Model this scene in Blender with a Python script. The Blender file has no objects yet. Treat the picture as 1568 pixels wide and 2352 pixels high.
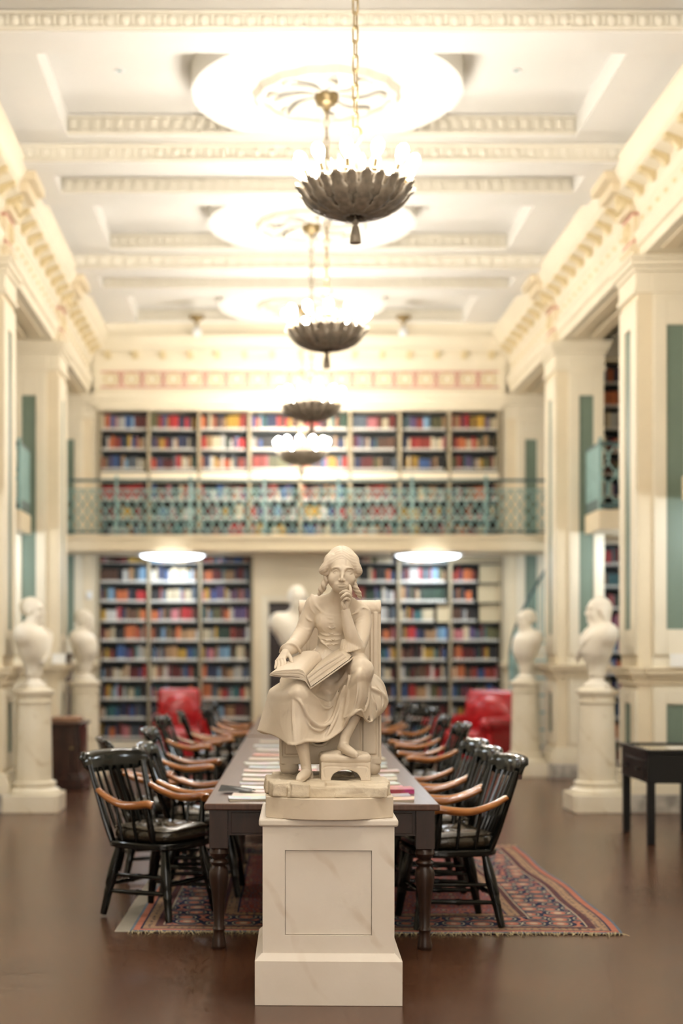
import bpy, math, random
import numpy as np
from mathutils import Vector, Matrix
R_ = math.radians
PI = math.pi
C = bpy.context.scene.collection
SC = bpy.context.scene
random.seed(7)

# ---------------------------------------------------------------- camera, world, exposure
FPX = 3267.0                      # focal length in pixels of the 1568x2352 frame (50 mm on 24x36)
VX, VY, CZ = 600.0, 1500.0, 1.56  # vanishing point of the hall in the photo, eye height
cam = bpy.data.cameras.new('camera')
camo = bpy.data.objects.new('camera', cam); C.objects.link(camo)
camo.location = (0, 0, CZ); camo.rotation_euler = (R_(90), 0, 0)
cam.sensor_fit = 'VERTICAL'; cam.sensor_height = 36.0; cam.sensor_width = 24.0
cam.lens = 36.0 * FPX / 2352.0
cam.shift_x = (784 - VX) / 2352.0
cam.shift_y = (VY - 1176) / 2352.0
cam.clip_start = 0.05; cam.clip_end = 200
cam.dof.use_dof = True; cam.dof.focus_distance = 6.46; cam.dof.aperture_fstop = 1.2
SC.camera = camo
w = bpy.data.worlds.new('world'); SC.world = w; w.use_nodes = True
w.node_tree.nodes['Background'].inputs[0].default_value = (1.0, 0.94, 0.85, 1)
w.node_tree.nodes['Background'].inputs[1].default_value = 5.4
vs = SC.view_settings
vs.view_transform = 'Standard'; vs.look = 'None'; vs.gamma = 1.0; vs.use_curve_mapping = False
vs.exposure = 0.2
CH_W = 28.0      # watts of each chandelier bulb
COOL_W = 36.0    # watts of each lamp under the galleries
try:
    SC.cycles.max_bounces = 5; SC.cycles.diffuse_bounces = 3; SC.cycles.glossy_bounces = 3
    SC.cycles.transmission_bounces = 4; SC.cycles.sample_clamp_indirect = 6.0
    SC.cycles.caustics_reflective = False; SC.cycles.caustics_refractive = False
    SC.cycles.use_light_tree = True
    SC.cycles.use_adaptive_sampling = True; SC.cycles.adaptive_threshold = 0.08; SC.cycles.adaptive_min_samples = 10
except Exception:
    pass

def P(px, py, Y):
    """point of the place seen at a photo pixel, at distance Y down the hall"""
    return Vector(((px - VX) * Y / FPX, Y, CZ + (VY - py) * Y / FPX))

# ---------------------------------------------------------------- materials
def srgb(r, g, b):
    f = lambda c: (c / 255 / 12.92) if c / 255 <= 0.04045 else ((c / 255 + 0.055) / 1.055) ** 2.4
    return (f(r), f(g), f(b), 1)

MATS = {}
def new_mat(name):
    m = bpy.data.materials.new(name); m.use_nodes = True
    nt = m.node_tree
    b = nt.nodes['Principled BSDF']
    MATS[name] = m
    return m, nt, b

def N(nt, t, **kw):
    n = nt.nodes.new(t)
    for k, v in kw.items():
        setattr(n, k, v)
    return n

def mat(name, col, rough=0.6, metal=0.0, var=0.0, scale=6.0, bump=0.0, bscale=60.0, coat=0.0, spec=None, col2=None, stretch=None):
    """plain procedural material: colour varied by noise, fine relief"""
    m, nt, b = new_mat(name)
    b.inputs['Roughness'].default_value = rough
    b.inputs['Metallic'].default_value = metal
    if coat: b.inputs['Coat Weight'].default_value = coat; b.inputs['Coat Roughness'].default_value = 0.12
    if spec is not None: b.inputs['Specular IOR Level'].default_value = spec
    tc = N(nt, 'ShaderNodeTexCoord')
    mp = N(nt, 'ShaderNodeMapping')
    nt.links.new(tc.outputs['Object'], mp.inputs['Vector'])
    if stretch: mp.inputs['Scale'].default_value = stretch
    if var or col2:
        n = N(nt, 'ShaderNodeTexNoise'); n.inputs['Scale'].default_value = scale; n.inputs['Detail'].default_value = 2
        nt.links.new(mp.outputs[0], n.inputs['Vector'])
        r = N(nt, 'ShaderNodeValToRGB')
        c2 = col2 if col2 else tuple(max(0, c * (1 - var)) for c in col[:3]) + (1,)
        r.color_ramp.elements[0].color = c2; r.color_ramp.elements[1].color = col
        r.color_ramp.elements[0].position = 0.35; r.color_ramp.elements[1].position = 0.65
        nt.links.new(n.outputs['Fac'], r.inputs[0]); nt.links.new(r.outputs[0], b.inputs['Base Color'])
    else:
        b.inputs['Base Color'].default_value = col
    if bump:
        n2 = N(nt, 'ShaderNodeTexNoise'); n2.inputs['Scale'].default_value = bscale; n2.inputs['Detail'].default_value = 4
        nt.links.new(mp.outputs[0], n2.inputs['Vector'])
        bp = N(nt, 'ShaderNodeBump'); bp.inputs['Strength'].default_value = bump; bp.inputs['Distance'].default_value = 0.01
        nt.links.new(n2.outputs['Fac'], bp.inputs['Height']); nt.links.new(bp.outputs[0], b.inputs['Normal'])
    return m

M = {}
M['plaster'] = mat('cream_plaster', srgb(236, 225, 200), 0.55, var=0.05, scale=2)
M['tan'] = mat('cream_trim_paint', srgb(232, 216, 184), 0.5, var=0.05, scale=3)
M['ceil'] = mat('ceiling_white', srgb(240, 237, 230), 0.6, var=0.02, scale=1.5)
M['ceiltrim'] = mat('ceiling_trim_ivory', srgb(236, 229, 212), 0.6, var=0.04, scale=8)
M['gilt'] = mat('gilded_cream', srgb(224, 205, 160), 0.5, var=0.12, scale=12)
M['pink'] = mat('frieze_rose', srgb(206, 140, 124), 0.7, var=0.15, scale=10)
M['green'] = mat('panel_green', srgb(112, 128, 112), 0.45, var=0.06, scale=3)
M['teal'] = mat('railing_teal', srgb(146, 182, 178), 0.45, metal=0.0, var=0.2, scale=9)
M['darkrail'] = mat('railing_dark_teal', srgb(72, 98, 98), 0.45, var=0.2, scale=9)
M['shelfdark'] = mat('shelf_black_green', srgb(34, 40, 38), 0.5)
M['shelfedge'] = mat('shelf_board', srgb(44, 48, 46), 0.5)
M['upright'] = mat('shelf_upright_cream', srgb(164, 150, 122), 0.5, var=0.05)
M['caseback'] = mat('shelf_case_back', srgb(196, 180, 146), 0.6)
M['door'] = mat('dark_door', srgb(58, 42, 40), 0.4, var=0.3, scale=4, stretch=(1, 1, .1))
M['greystone'] = mat('grey_veined_plinth', srgb(196, 190, 178), 0.35, col2=srgb(150, 144, 134), scale=9)
M['black'] = mat('black_lacquer', (0.003, 0.0035, 0.003, 1), 0.13, spec=0.42)
M['blackmat'] = mat('black_paint', (0.006, 0.006, 0.006, 1), 0.35, spec=0.35)
M['arm'] = mat('golden_maple_arm', srgb(168, 106, 48), 0.22, coat=0.5, col2=srgb(134, 76, 34), scale=5, stretch=(1, 6, 6))
M['cushion'] = mat('brown_black_leather', srgb(52, 44, 32), 0.22, var=0.3, scale=14, bump=0.25, bscale=70, coat=0.4)
M['red'] = mat('red_leather', srgb(176, 22, 30), 0.3, var=0.2, scale=6, bump=0.2, bscale=40, coat=0.2)
M['darkwood'] = mat('mahogany_cabinet', srgb(66, 38, 28), 0.3, col2=srgb(42, 24, 18), scale=5, stretch=(6, 6, .6), coat=0.2)
M['brass'] = mat('aged_brass', srgb(168, 148, 110), 0.38, metal=0.8, var=0.3, scale=30)
M['bronze'] = mat('hazed_bronze', srgb(148, 136, 120), 0.5, metal=0.1, var=0.35, scale=24)  # bronze lifted to grey-brown: the haze around the bulbs put into its colour
M['paper'] = mat('white_card', srgb(236, 232, 222), 0.7)
M['pages'] = mat('page_edges', srgb(222, 212, 190), 0.8, var=0.08, scale=80, stretch=(1, 1, 8))
M['white'] = mat('white_plastic', srgb(238, 238, 236), 0.4)
M['fringe'] = mat('wool_fringe', srgb(212, 196, 154), 0.9, var=0.15, scale=30)
M['pad'] = mat('rug_underlay', srgb(158, 150, 136), 0.9, var=0.08, scale=30)
M['brownpaper'] = mat('brown_leather_folio', srgb(150, 112, 84), 0.6, var=0.2, scale=9)

def emit(name, col, strength):
    m, nt, b = new_mat(name)
    b.inputs['Base Color'].default_value = (0.9, 0.9, 0.9, 1)
    b.inputs['Emission Color'].default_value = col
    b.inputs['Emission Strength'].default_value = strength
    return m
M['bulb'] = emit('frosted_bulb', (1.0, 0.93, 0.82, 1), 60)
M['bulb'].cycles.emission_sampling = 'NONE'   # the lamps beside the bulbs do the lighting
M['coolglass'] = emit('cool_lamp_glass', (0.86, 0.93, 1.0, 1), 7)
M['coolglass'].cycles.emission_sampling = 'NONE'

def pane_mat():
    m, nt, b = new_mat('window_glass')
    tr = N(nt, 'ShaderNodeBsdfTransparent'); gl = N(nt, 'ShaderNodeBsdfGlossy'); gl.inputs['Roughness'].default_value = 0.02
    mx = N(nt, 'ShaderNodeMixShader'); mx.inputs[0].default_value = 0.06
    nt.links.new(tr.outputs[0], mx.inputs[1]); nt.links.new(gl.outputs[0], mx.inputs[2])
    nt.links.new(mx.outputs[0], nt.nodes['Material Output'].inputs['Surface'])
    return m
M['pane'] = pane_mat()

def marble(name, base, dark, vein, rough, vscale=3.0, veinamt=0.5, bump=0.05, dirt=False):
    m, nt, b = new_mat(name)
    b.inputs['Roughness'].default_value = rough
    tc = N(nt, 'ShaderNodeTexCoord')
    n = N(nt, 'ShaderNodeTexNoise'); n.inputs['Scale'].default_value = 4; n.inputs['Detail'].default_value = 6
    nt.links.new(tc.outputs['Object'], n.inputs['Vector'])
    r = N(nt, 'ShaderNodeValToRGB'); r.color_ramp.elements[0].color = dark; r.color_ramp.elements[1].color = base
    r.color_ramp.elements[0].position = 0.3; r.color_ramp.elements[1].position = 0.62
    nt.links.new(n.outputs['Fac'], r.inputs[0])
    # thin diagonal veins: a distorted wave, only its crest kept
    mp = N(nt, 'ShaderNodeMapping'); mp.inputs['Rotation'].default_value = (0, R_(38), R_(10))
    nt.links.new(tc.outputs['Object'], mp.inputs['Vector'])
    wv = N(nt, 'ShaderNodeTexWave'); wv.inputs['Scale'].default_value = vscale; wv.inputs['Distortion'].default_value = 5
    wv.inputs['Detail'].default_value = 3; wv.inputs['Detail Scale'].default_value = 1.2
    nt.links.new(mp.outputs[0], wv.inputs['Vector'])
    vr = N(nt, 'ShaderNodeValToRGB'); vr.color_ramp.elements[0].position = 0.955; vr.color_ramp.elements[1].position = 0.998
    nt.links.new(wv.outputs['Fac'], vr.inputs[0])
    nm = N(nt, 'ShaderNodeTexNoise'); nm.inputs['Scale'].default_value = 7
    nt.links.new(tc.outputs['Object'], nm.inputs['Vector'])
    mr = N(nt, 'ShaderNodeMapRange'); mr.inputs[1].default_value = 0.45; mr.inputs[2].default_value = 0.7; mr.inputs[4].default_value = veinamt
    nt.links.new(nm.outputs['Fac'], mr.inputs[0])
    mu = N(nt, 'ShaderNodeMath', operation='MULTIPLY')
    nt.links.new(vr.outputs[0], mu.inputs[0]); nt.links.new(mr.outputs[0], mu.inputs[1])
    mx = N(nt, 'ShaderNodeMix', data_type='RGBA')
    mx.inputs['B'].default_value = vein
    nt.links.new(r.outputs[0], mx.inputs['A']); nt.links.new(mu.outputs[0], mx.inputs['Factor'])
    out = mx.outputs['Result']
    if dirt:   # small dark chips in the paint
        vo = N(nt, 'ShaderNodeTexVoronoi'); vo.inputs['Scale'].default_value = 9
        nt.links.new(tc.outputs['Object'], vo.inputs['Vector'])
        cr = N(nt, 'ShaderNodeValToRGB'); cr.color_ramp.elements[0].position = 0.022; cr.color_ramp.elements[1].position = 0.034
        cr.color_ramp.elements[0].color = (1, 1, 1, 1); cr.color_ramp.elements[1].color = (0, 0, 0, 1)
        nt.links.new(vo.outputs['Distance'], cr.inputs[0])
        m2 = N(nt, 'ShaderNodeMix', data_type='RGBA'); m2.inputs['B'].default_value = srgb(110, 96, 80)
        nt.links.new(out, m2.inputs['A']); nt.links.new(cr.outputs[0], m2.inputs['Factor']); out = m2.outputs['Result']
    nt.links.new(out, b.inputs['Base Color'])
    if bump:
        nb = N(nt, 'ShaderNodeTexNoise'); nb.inputs['Scale'].default_value = 45; nb.inputs['Detail'].default_value = 4
        nt.links.new(tc.outputs['Object'], nb.inputs['Vector'])
        bp = N(nt, 'ShaderNodeBump'); bp.inputs['Strength'].default_value = bump; bp.inputs['Distance'].default_value = 0.01
        nt.links.new(nb.outputs['Fac'], bp.inputs['Height']); nt.links.new(bp.outputs[0], b.inputs['Normal'])
    return m
M['statue'] = marble('ivory_statue_marble', srgb(222, 207, 187), srgb(215, 199, 177), srgb(196, 178, 154), 0.55, 2.0, 0.25, 0.03)
M['rock'] = marble('ivory_rough_marble', srgb(222, 208, 186), srgb(204, 187, 160), srgb(178, 156, 124), 0.75, 2.0, 0.3, 0.5)
M['pedestal'] = marble('painted_marble_pedestal', srgb(229, 219, 207), srgb(224, 213, 199), srgb(190, 168, 142), 0.5, 1.1, 0.45, 0.04, dirt=True)
M['bust'] = marble('white_bust_marble', srgb(240, 232, 216), srgb(234, 224, 204), srgb(206, 190, 164), 0.45, 2.0, 0.3, 0.0)
M['column'] = marble('cream_column_marble', srgb(236, 226, 204), srgb(228, 216, 190), srgb(196, 176, 140), 0.4, 1.2, 0.7, 0.0)

def wood(name, c1, c2, rough, coat, stretch):
    m, nt, b = new_mat(name)
    tc = N(nt, 'ShaderNodeTexCoord'); mp = N(nt, 'ShaderNodeMapping'); mp.inputs['Scale'].default_value = stretch
    nt.links.new(tc.outputs['Object'], mp.inputs['Vector'])
    n = N(nt, 'ShaderNodeTexNoise'); n.inputs['Scale'].default_value = 5; n.inputs['Detail'].default_value = 8; n.inputs['Roughness'].default_value = 0.65
    nt.links.new(mp.outputs[0], n.inputs['Vector'])
    r = N(nt, 'ShaderNodeValToRGB'); r.color_ramp.elements[0].color = c2; r.color_ramp.elements[1].color = c1
    r.color_ramp.elements[0].position = 0.32; r.color_ramp.elements[1].position = 0.68
    nt.links.new(n.outputs['Fac'], r.inputs[0]); nt.links.new(r.outputs[0], b.inputs['Base Color'])
    b.inputs['Roughness'].default_value = rough
    b.inputs['Coat Weight'].default_value = coat; b.inputs['Coat Roughness'].default_value = 0.2; b.inputs['Specular IOR Level'].default_value = 0.35
    return m
M['tabletop'] = wood('table_top_wood', srgb(98, 68, 55), srgb(74, 50, 40), 0.36, 0.25, (10, .5, 1))
M['tablewood'] = wood('table_dark_wood', srgb(56, 34, 24), srgb(34, 21, 15), 0.34, 0.08, (4, 4, .8))

def floor_mat():
    m, nt, b = new_mat('brown_polished_floor')
    tc = N(nt, 'ShaderNodeTexCoord')
    n = N(nt, 'ShaderNodeTexNoise'); n.inputs['Scale'].default_value = 1.3; n.inputs['Detail'].default_value = 1
    n2 = N(nt, 'ShaderNodeTexNoise'); n2.inputs['Scale'].default_value = 26; n2.inputs['Detail'].default_value = 4
    for k in (n, n2): nt.links.new(tc.outputs['Object'], k.inputs['Vector'])
    a = N(nt, 'ShaderNodeMath', operation='MULTIPLY_ADD'); a.inputs[1].default_value = 0.45
    nt.links.new(n2.outputs['Fac'], a.inputs[0]); nt.links.new(n.outputs['Fac'], a.inputs[2])
    r = N(nt, 'ShaderNodeValToRGB')
    r.color_ramp.elements[0].color = srgb(68, 43, 29); r.color_ramp.elements[1].color = srgb(94, 62, 43)
    r.color_ramp.elements[0].position = 0.3; r.color_ramp.elements[1].position = 1.0
    nt.links.new(a.outputs[0], r.inputs[0]); nt.links.new(r.outputs[0], b.inputs['Base Color'])
    b.inputs['Roughness'].default_value = 0.25
    return m
M['floor'] = floor_mat()

def colour_mat(name, src, rough=0.55):
    """colour from the object's colour ('object') or from the mesh colour attribute ('attr')"""
    m, nt, b = new_mat(name)
    if src == 'object':
        n = N(nt, 'ShaderNodeObjectInfo'); o = n.outputs['Color']
    else:
        n = N(nt, 'ShaderNodeVertexColor', layer_name='Col'); o = n.outputs['Color']
    tc = N(nt, 'ShaderNodeTexCoord'); ns = N(nt, 'ShaderNodeTexNoise'); ns.inputs['Scale'].default_value = 20
    nt.links.new(tc.outputs['Object'], ns.inputs['Vector'])
    hs = N(nt, 'ShaderNodeHueSaturation')
    mr = N(nt, 'ShaderNodeMapRange'); mr.inputs[3].default_value = 0.85; mr.inputs[4].default_value = 1.12
    nt.links.new(ns.outputs['Fac'], mr.inputs[0]); nt.links.new(mr.outputs[0], hs.inputs['Value'])
    nt.links.new(o, hs.inputs['Color']); nt.links.new(hs.outputs[0], b.inputs['Base Color'])
    b.inputs['Roughness'].default_value = rough
    return m
M['bookobj'] = colour_mat('book_cloth', 'object')
M['bookattr'] = colour_mat('book_cloth_rows', 'attr')

# ---------------------------------------------------------------- mesh helpers
class MB:
    def __init__(s): s.v = []; s.f = []; s.m = []; s.c = []
    def add(s, vs, fs, mi=0, xf=None, col=None):
        o = len(s.v)
        if xf is not None: vs = [tuple(xf @ Vector(v)) for v in vs]
        s.v += [tuple(v) for v in vs]
        s.f += [tuple(i + o for i in f) for f in fs]; s.m += [mi] * len(fs)
        if col is not None: s.c += [col] * len(fs)
        return s
    def box(s, x0, x1, y0, y1, z0, z1, mi=0, xf=None, col=None):
        v = [(x0, y0, z0), (x1, y0, z0), (x1, y1, z0), (x0, y1, z0), (x0, y0, z1), (x1, y0, z1), (x1, y1, z1), (x0, y1, z1)]
        f = [(0, 3, 2, 1), (4, 5, 6, 7), (0, 1, 5, 4), (1, 2, 6, 5), (2, 3, 7, 6), (3, 0, 4, 7)]
        return s.add(v, f, mi, xf, col)
    def prism(s, prof, fn, a, b, mi=0, caps=True):
        """2D profile swept from a to b; fn(u, v, t) -> xyz"""
        n = len(prof)
        v = [fn(p[0], p[1], a) for p in prof] + [fn(p[0], p[1], b) for p in prof]
        f = [(i, (i + 1) % n, n + (i + 1) % n, n + i) for i in range(n)]
        if caps: f += [tuple(range(n - 1, -1, -1)), tuple(range(n, 2 * n))]
        return s.add(v, f, mi)
    def lathe(s, prof, n=24, c=(0, 0, 0), mi=0, xf=None, caps=True):
        v = []; f = []
        for r, z in prof:
            for k in range(n):
                a = 2 * PI * k / n
                v.append((c[0] + r * math.cos(a), c[1] + r * math.sin(a), c[2] + z))
        for i in range(len(prof) - 1):
            for k in range(n):
                a, b_ = i * n + k, i * n + (k + 1) % n
                f.append((a, b_, b_ + n, a + n))
        if caps:
            f.append(tuple(range(n - 1, -1, -1)))
            o = (len(prof) - 1) * n
            f.append(tuple(range(o, o + n)))
        return s.add(v, f, mi, xf)
    def tube(s, pts, rad, n=8, mi=0, xf=None, closed=False, flat=None):
        pts = [Vector(p) for p in pts]; L = len(pts)
        rr = rad if isinstance(rad, (list, tuple)) else [rad] * L
        v = []; f = []; up = Vector((0, 0, 1))
        prev = None
        for i, p in enumerate(pts):
            if closed: t = pts[(i + 1) % L] - pts[i - 1]
            else: t = pts[min(i + 1, L - 1)] - pts[max(i - 1, 0)]
            t.normalize()
            if prev is None:
                a = t.cross(up)
                if a.length < 1e-3: a = t.cross(Vector((1, 0, 0)))
            else:
                a = prev - t * prev.dot(t)
            a.normalize(); prev = a.copy(); b_ = t.cross(a)
            ra, rb = rr[i], rr[i]
            if flat: ra, rb = rr[i] * flat[0], rr[i] * flat[1]
            for k in range(n):
                an = 2 * PI * k / n
                v.append(tuple(p + a * (ra * math.cos(an)) + b_ * (rb * math.sin(an))))
        m = L if closed else L - 1
        for i in range(m):
            for k in range(n):
                a0, a1 = i * n + k, i * n + (k + 1) % n
                j = ((i + 1) % L) * n
                f.append((a0, a1, j + (k + 1) % n, j + k))
        if not closed:
            f.append(tuple(range(n - 1, -1, -1))); f.append(tuple(range((L - 1) * n, L * n)))
        return s.add(v, f, mi, xf)
    def mesh(s, name, mats, sharp=40, smooth=True):
        me = bpy.data.meshes.new(name)
        me.from_pydata(s.v, [], s.f)
        if not isinstance(mats, (list, tuple)): mats = [mats]
        for k in mats: me.materials.append(k)
        if len(mats) > 1: me.polygons.foreach_set('material_index', s.m)
        if s.c:
            at = me.color_attributes.new('Col', 'FLOAT_COLOR', 'CORNER')
            arr = []
            for p, c in zip(me.polygons, s.c): arr += list(c) * p.loop_total
            at.data.foreach_set('color', arr)
        if smooth:
            me.polygons.foreach_set('use_smooth', [True] * len(me.polygons))
            me.set_sharp_from_angle(angle=R_(sharp))
        me.update()
        return me
    def build(s, name, mats, parent=None, sharp=40, bevel=0.0, rel=None, smooth=True):
        if rel is not None: s.v = [(a - rel[0], b - rel[1], c - rel[2]) for a, b, c in s.v]
        return obj(name, s.mesh(name, mats, sharp, smooth), parent, bevel)

def obj(name, me, parent=None, bevel=0.0, loc=None):
    o = bpy.data.objects.new(name, me); C.objects.link(o)
    if parent is not None: o.parent = parent
    if loc is not None: o.location = loc
    if bevel:
        b = o.modifiers.new('edge', 'BEVEL'); b.width = bevel; b.segments = 2; b.limit_method = 'ANGLE'; b.angle_limit = R_(50)
    return o
def tag(o, label, cat, group=None):
    o['label'] = label; o['category'] = cat
    if group: o['group'] = group
    return o
def thing(name, label, cat, loc=(0, 0, 0), rz=0.0, group=None):
    o = bpy.data.objects.new(name, None); C.objects.link(o)
    o.location = loc; o.rotation_euler = (0, 0, rz); o.empty_display_size = 0.1
    return tag(o, label, cat, group)
def struct(o, label=None):
    o['kind'] = 'structure'
    if label: o['label'] = label
    return o
def stuff(o, label=None, cat=None):
    o['kind'] = 'stuff'
    if label: o['label'] = label
    if cat: o['category'] = cat
    return o
def copy_tree(root, parent=None):
    c = root.copy(); C.objects.link(c)
    if parent is not None: c.parent = parent
    for ch in list(root.children): copy_tree(ch, c)
    return c
def light(name, kind, loc, watts, col, size=0.05, parent=None):
    l = bpy.data.lights.new(name, kind); l.energy = watts; l.color = col
    if kind == 'POINT': l.shadow_soft_size = size
    o = bpy.data.objects.new(name, l); C.objects.link(o); o.location = loc
    if parent is not None: o.parent = parent
    return o
ORD = ['first', 'second', 'third', 'fourth', 'fifth', 'sixth', 'seventh', 'eighth', 'ninth', 'tenth', 'eleventh', 'twelfth',
       'thirteenth', 'fourteenth', 'fifteenth', 'sixteenth', 'seventeenth', 'eighteenth', 'nineteenth', 'twentieth',
       'twenty-first', 'twenty-second', 'twenty-third', 'twenty-fourth', 'twenty-fifth', 'twenty-sixth']

# ---------------------------------------------------------------- carving tool: signed distance field -> mesh
class Carve:
    def __init__(s, lo, hi, h):
        s.lo = np.array(lo, np.float32); s.h = h
        s.n = np.ceil((np.array(hi) - np.array(lo)) / h).astype(int) + 1
        s.d = np.full(tuple(s.n), 0.06, np.float32)
    def _sub(s, lo, hi, pad):
        a = np.maximum(np.floor((np.array(lo) - pad - s.lo) / s.h).astype(int), 0)
        b = np.minimum(np.ceil((np.array(hi) + pad - s.lo) / s.h).astype(int) + 1, s.n)
        if np.any(b <= a): return None
        sl = tuple(slice(i, j) for i, j in zip(a, b))
        ax = [s.lo[k] + s.h * np.arange(a[k], b[k], dtype=np.float32) for k in range(3)]
        return sl, ax[0][:, None, None], ax[1][None, :, None], ax[2][None, None, :]
    def _mix(s, sl, e, k, op):
        d = s.d[sl]
        if op == 'u':
            if k <= 0: r = np.minimum(d, e)
            else:
                t = np.maximum(k - np.abs(d - e), 0) / k
                r = np.minimum(d, e) - t * t * k * 0.25
        else:
            e = -e
            if k <= 0: r = np.maximum(d, e)
            else:
                t = np.maximum(k - np.abs(d - e), 0) / k
                r = np.maximum(d, e) + t * t * k * 0.25
        s.d[sl] = r
    def cone(s, a, b, ra, rb, k=0.0, op='u'):
        a = np.array(a, np.float32); b = np.array(b, np.float32); rm = max(ra, rb)
        q = s._sub(np.minimum(a, b) - rm, np.maximum(a, b) + rm, k + 4 * s.h)
        if q is None: return
        sl, X, Y, Z = q
        ba = b - a; L = float(ba @ ba) + 1e-9
        t = ((X - a[0]) * ba[0] + (Y - a[1]) * ba[1] + (Z - a[2]) * ba[2]) / L
        t = np.clip(t, 0, 1)
        e = np.sqrt((X - a[0] - t * ba[0]) ** 2 + (Y - a[1] - t * ba[1]) ** 2 + (Z - a[2] - t * ba[2]) ** 2) - (ra + (rb - ra) * t)
        s._mix(sl, e, k, op)
    def path(s, pts, rad, k=0.0, op='u', sub=5):
        pts = [np.array(p, float) for p in pts]
        rr = rad if isinstance(rad, (list, tuple)) else [rad] * len(pts)
        P2, R2 = spline(pts, rr, sub)
        # whole path as one primitive, so that the blend is even along it
        lo = np.min(P2, 0) - max(R2); hi = np.max(P2, 0) + max(R2)
        q = s._sub(lo, hi, k + 4 * s.h)
        if q is None: return
        sl, X, Y, Z = q
        e = None
        for i in range(len(P2) - 1):
            a = P2[i].astype(np.float32); ba = (P2[i + 1] - P2[i]).astype(np.float32); L = float(ba @ ba) + 1e-9
            t = np.clip(((X - a[0]) * ba[0] + (Y - a[1]) * ba[1] + (Z - a[2]) * ba[2]) / L, 0, 1)
            g = np.sqrt((X - a[0] - t * ba[0]) ** 2 + (Y - a[1] - t * ba[1]) ** 2 + (Z - a[2] - t * ba[2]) ** 2) - (R2[i] + (R2[i + 1] - R2[i]) * t)
            e = g if e is None else np.minimum(e, g)
        s._mix(sl, e, k, op)
    def ell(s, c, r, rot=None, k=0.0, op='u'):
        rm = max(r); c = np.array(c, np.float32)
        q = s._sub(c - rm, c + rm, k + 4 * s.h)
        if q is None: return
        sl, X, Y, Z = q
        x, y, z = X - c[0], Y - c[1], Z - c[2]
        if rot is not None:
            m = np.array(Matrix.Rotation(rot[2], 3, 'Z') @ Matrix.Rotation(rot[1], 3, 'Y') @ Matrix.Rotation(rot[0], 3, 'X')).T
            x, y, z = (m[0, 0] * x + m[0, 1] * y + m[0, 2] * z, m[1, 0] * x + m[1, 1] * y + m[1, 2] * z, m[2, 0] * x + m[2, 1] * y + m[2, 2] * z)
        k0 = np.sqrt((x / r[0]) ** 2 + (y / r[1]) ** 2 + (z / r[2]) ** 2)
        k1 = np.sqrt((x / r[0] ** 2) ** 2 + (y / r[1] ** 2) ** 2 + (z / r[2] ** 2) ** 2) + 1e-6
        s._mix(sl, k0 * (k0 - 1.0) / k1, k, op)
    def box(s, c, hf, rz=0.0, rnd=0.0, k=0.0, op='u', rx=0.0, ry=0.0):
        rm = float(np.linalg.norm(hf)); c = np.array(c, np.float32)
        q = s._sub(c - rm, c + rm, k + 4 * s.h)
        if q is None: return
        sl, X, Y, Z = q
        x, y, z = X - c[0], Y - c[1], Z - c[2]
        m = np.array(Matrix.Rotation(rz, 3, 'Z') @ Matrix.Rotation(ry, 3, 'Y') @ Matrix.Rotation(rx, 3, 'X')).T
        x, y, z = (m[0, 0] * x + m[0, 1] * y + m[0, 2] * z, m[1, 0] * x + m[1, 1] * y + m[1, 2] * z, m[2, 0] * x + m[2, 1] * y + m[2, 2] * z)
        qx, qy, qz = np.abs(x) - hf[0] + rnd, np.abs(y) - hf[1] + rnd, np.abs(z) - hf[2] + rnd
        e = np.sqrt(np.maximum(qx, 0) ** 2 + np.maximum(qy, 0) ** 2 + np.maximum(qz, 0) ** 2) + np.minimum(np.maximum(np.maximum(qx, qy), qz), 0) - rnd
        s._mix(sl, e, k, op)
    def cylx(s, c, hx, r, k=0.0, op='u'):
        c = np.array(c, np.float32)
        q = s._sub(c - (hx, r, r), c + (hx, r, r), k + 4 * s.h)
        if q is None: return
        sl, X, Y, Z = q
        e = np.maximum(np.abs(X - c[0]) - hx, np.sqrt((Y - c[1]) ** 2 + (Z - c[2]) ** 2) - r)
        s._mix(sl, e, k, op)
    def sheet(s, ctrl, thick, k=0.0, step=None):
        """smooth surface through a grid of control points, given thickness"""
        G = np.array([[list(p) for p in row] for row in ctrl], float)
        step = step or s.h * 0.9
        nu = int(max(np.linalg.norm(np.diff(G, axis=0), axis=2).sum(0).max() / step, 4))
        nv = int(max(np.linalg.norm(np.diff(G, axis=1), axis=2).sum(1).max() / step, 4))
        G = cr_resample(G, nu); G = np.swapaxes(cr_resample(np.swapaxes(G, 0, 1), nv), 0, 1)
        pts = G.reshape(-1, 3)
        r = thick * 0.5
        q = s._sub(pts.min(0) - r, pts.max(0) + r, 4 * s.h + k)
        if q is None: return
        sl = q[0]
        sub = np.full(s.d[sl].shape, 0.06, np.float32)
        o = np.array([x.start for x in sl])
        w_ = int(np.ceil((r + k) / s.h)) + 3
        rng = np.arange(-w_, w_ + 1)
        base = np.stack(np.meshgrid(rng, rng, rng, indexing='ij'), -1).astype(np.float32)
        gi = (pts - s.lo) / s.h
        ci = np.round(gi).astype(int)
        for p, c in zip(gi, ci):
            a = c - w_ - o; b = c + w_ + 1 - o
            a0 = np.maximum(a, 0); b0 = np.minimum(b, sub.shape)
            if np.any(b0 <= a0): continue
            bs = base[a0[0] - a[0]:b0[0] - a[0], a0[1] - a[1]:b0[1] - a[1], a0[2] - a[2]:b0[2] - a[2]]
            f = (p - c).astype(np.float32)
            e = np.sqrt((bs[..., 0] - f[0]) ** 2 + (bs[..., 1] - f[1]) ** 2 + (bs[..., 2] - f[2]) ** 2) * s.h - r
            v = sub[a0[0]:b0[0], a0[1]:b0[1], a0[2]:b0[2]]
            np.minimum(v, e, out=v)
        s._mix(sl, sub, k, 'u')
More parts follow.
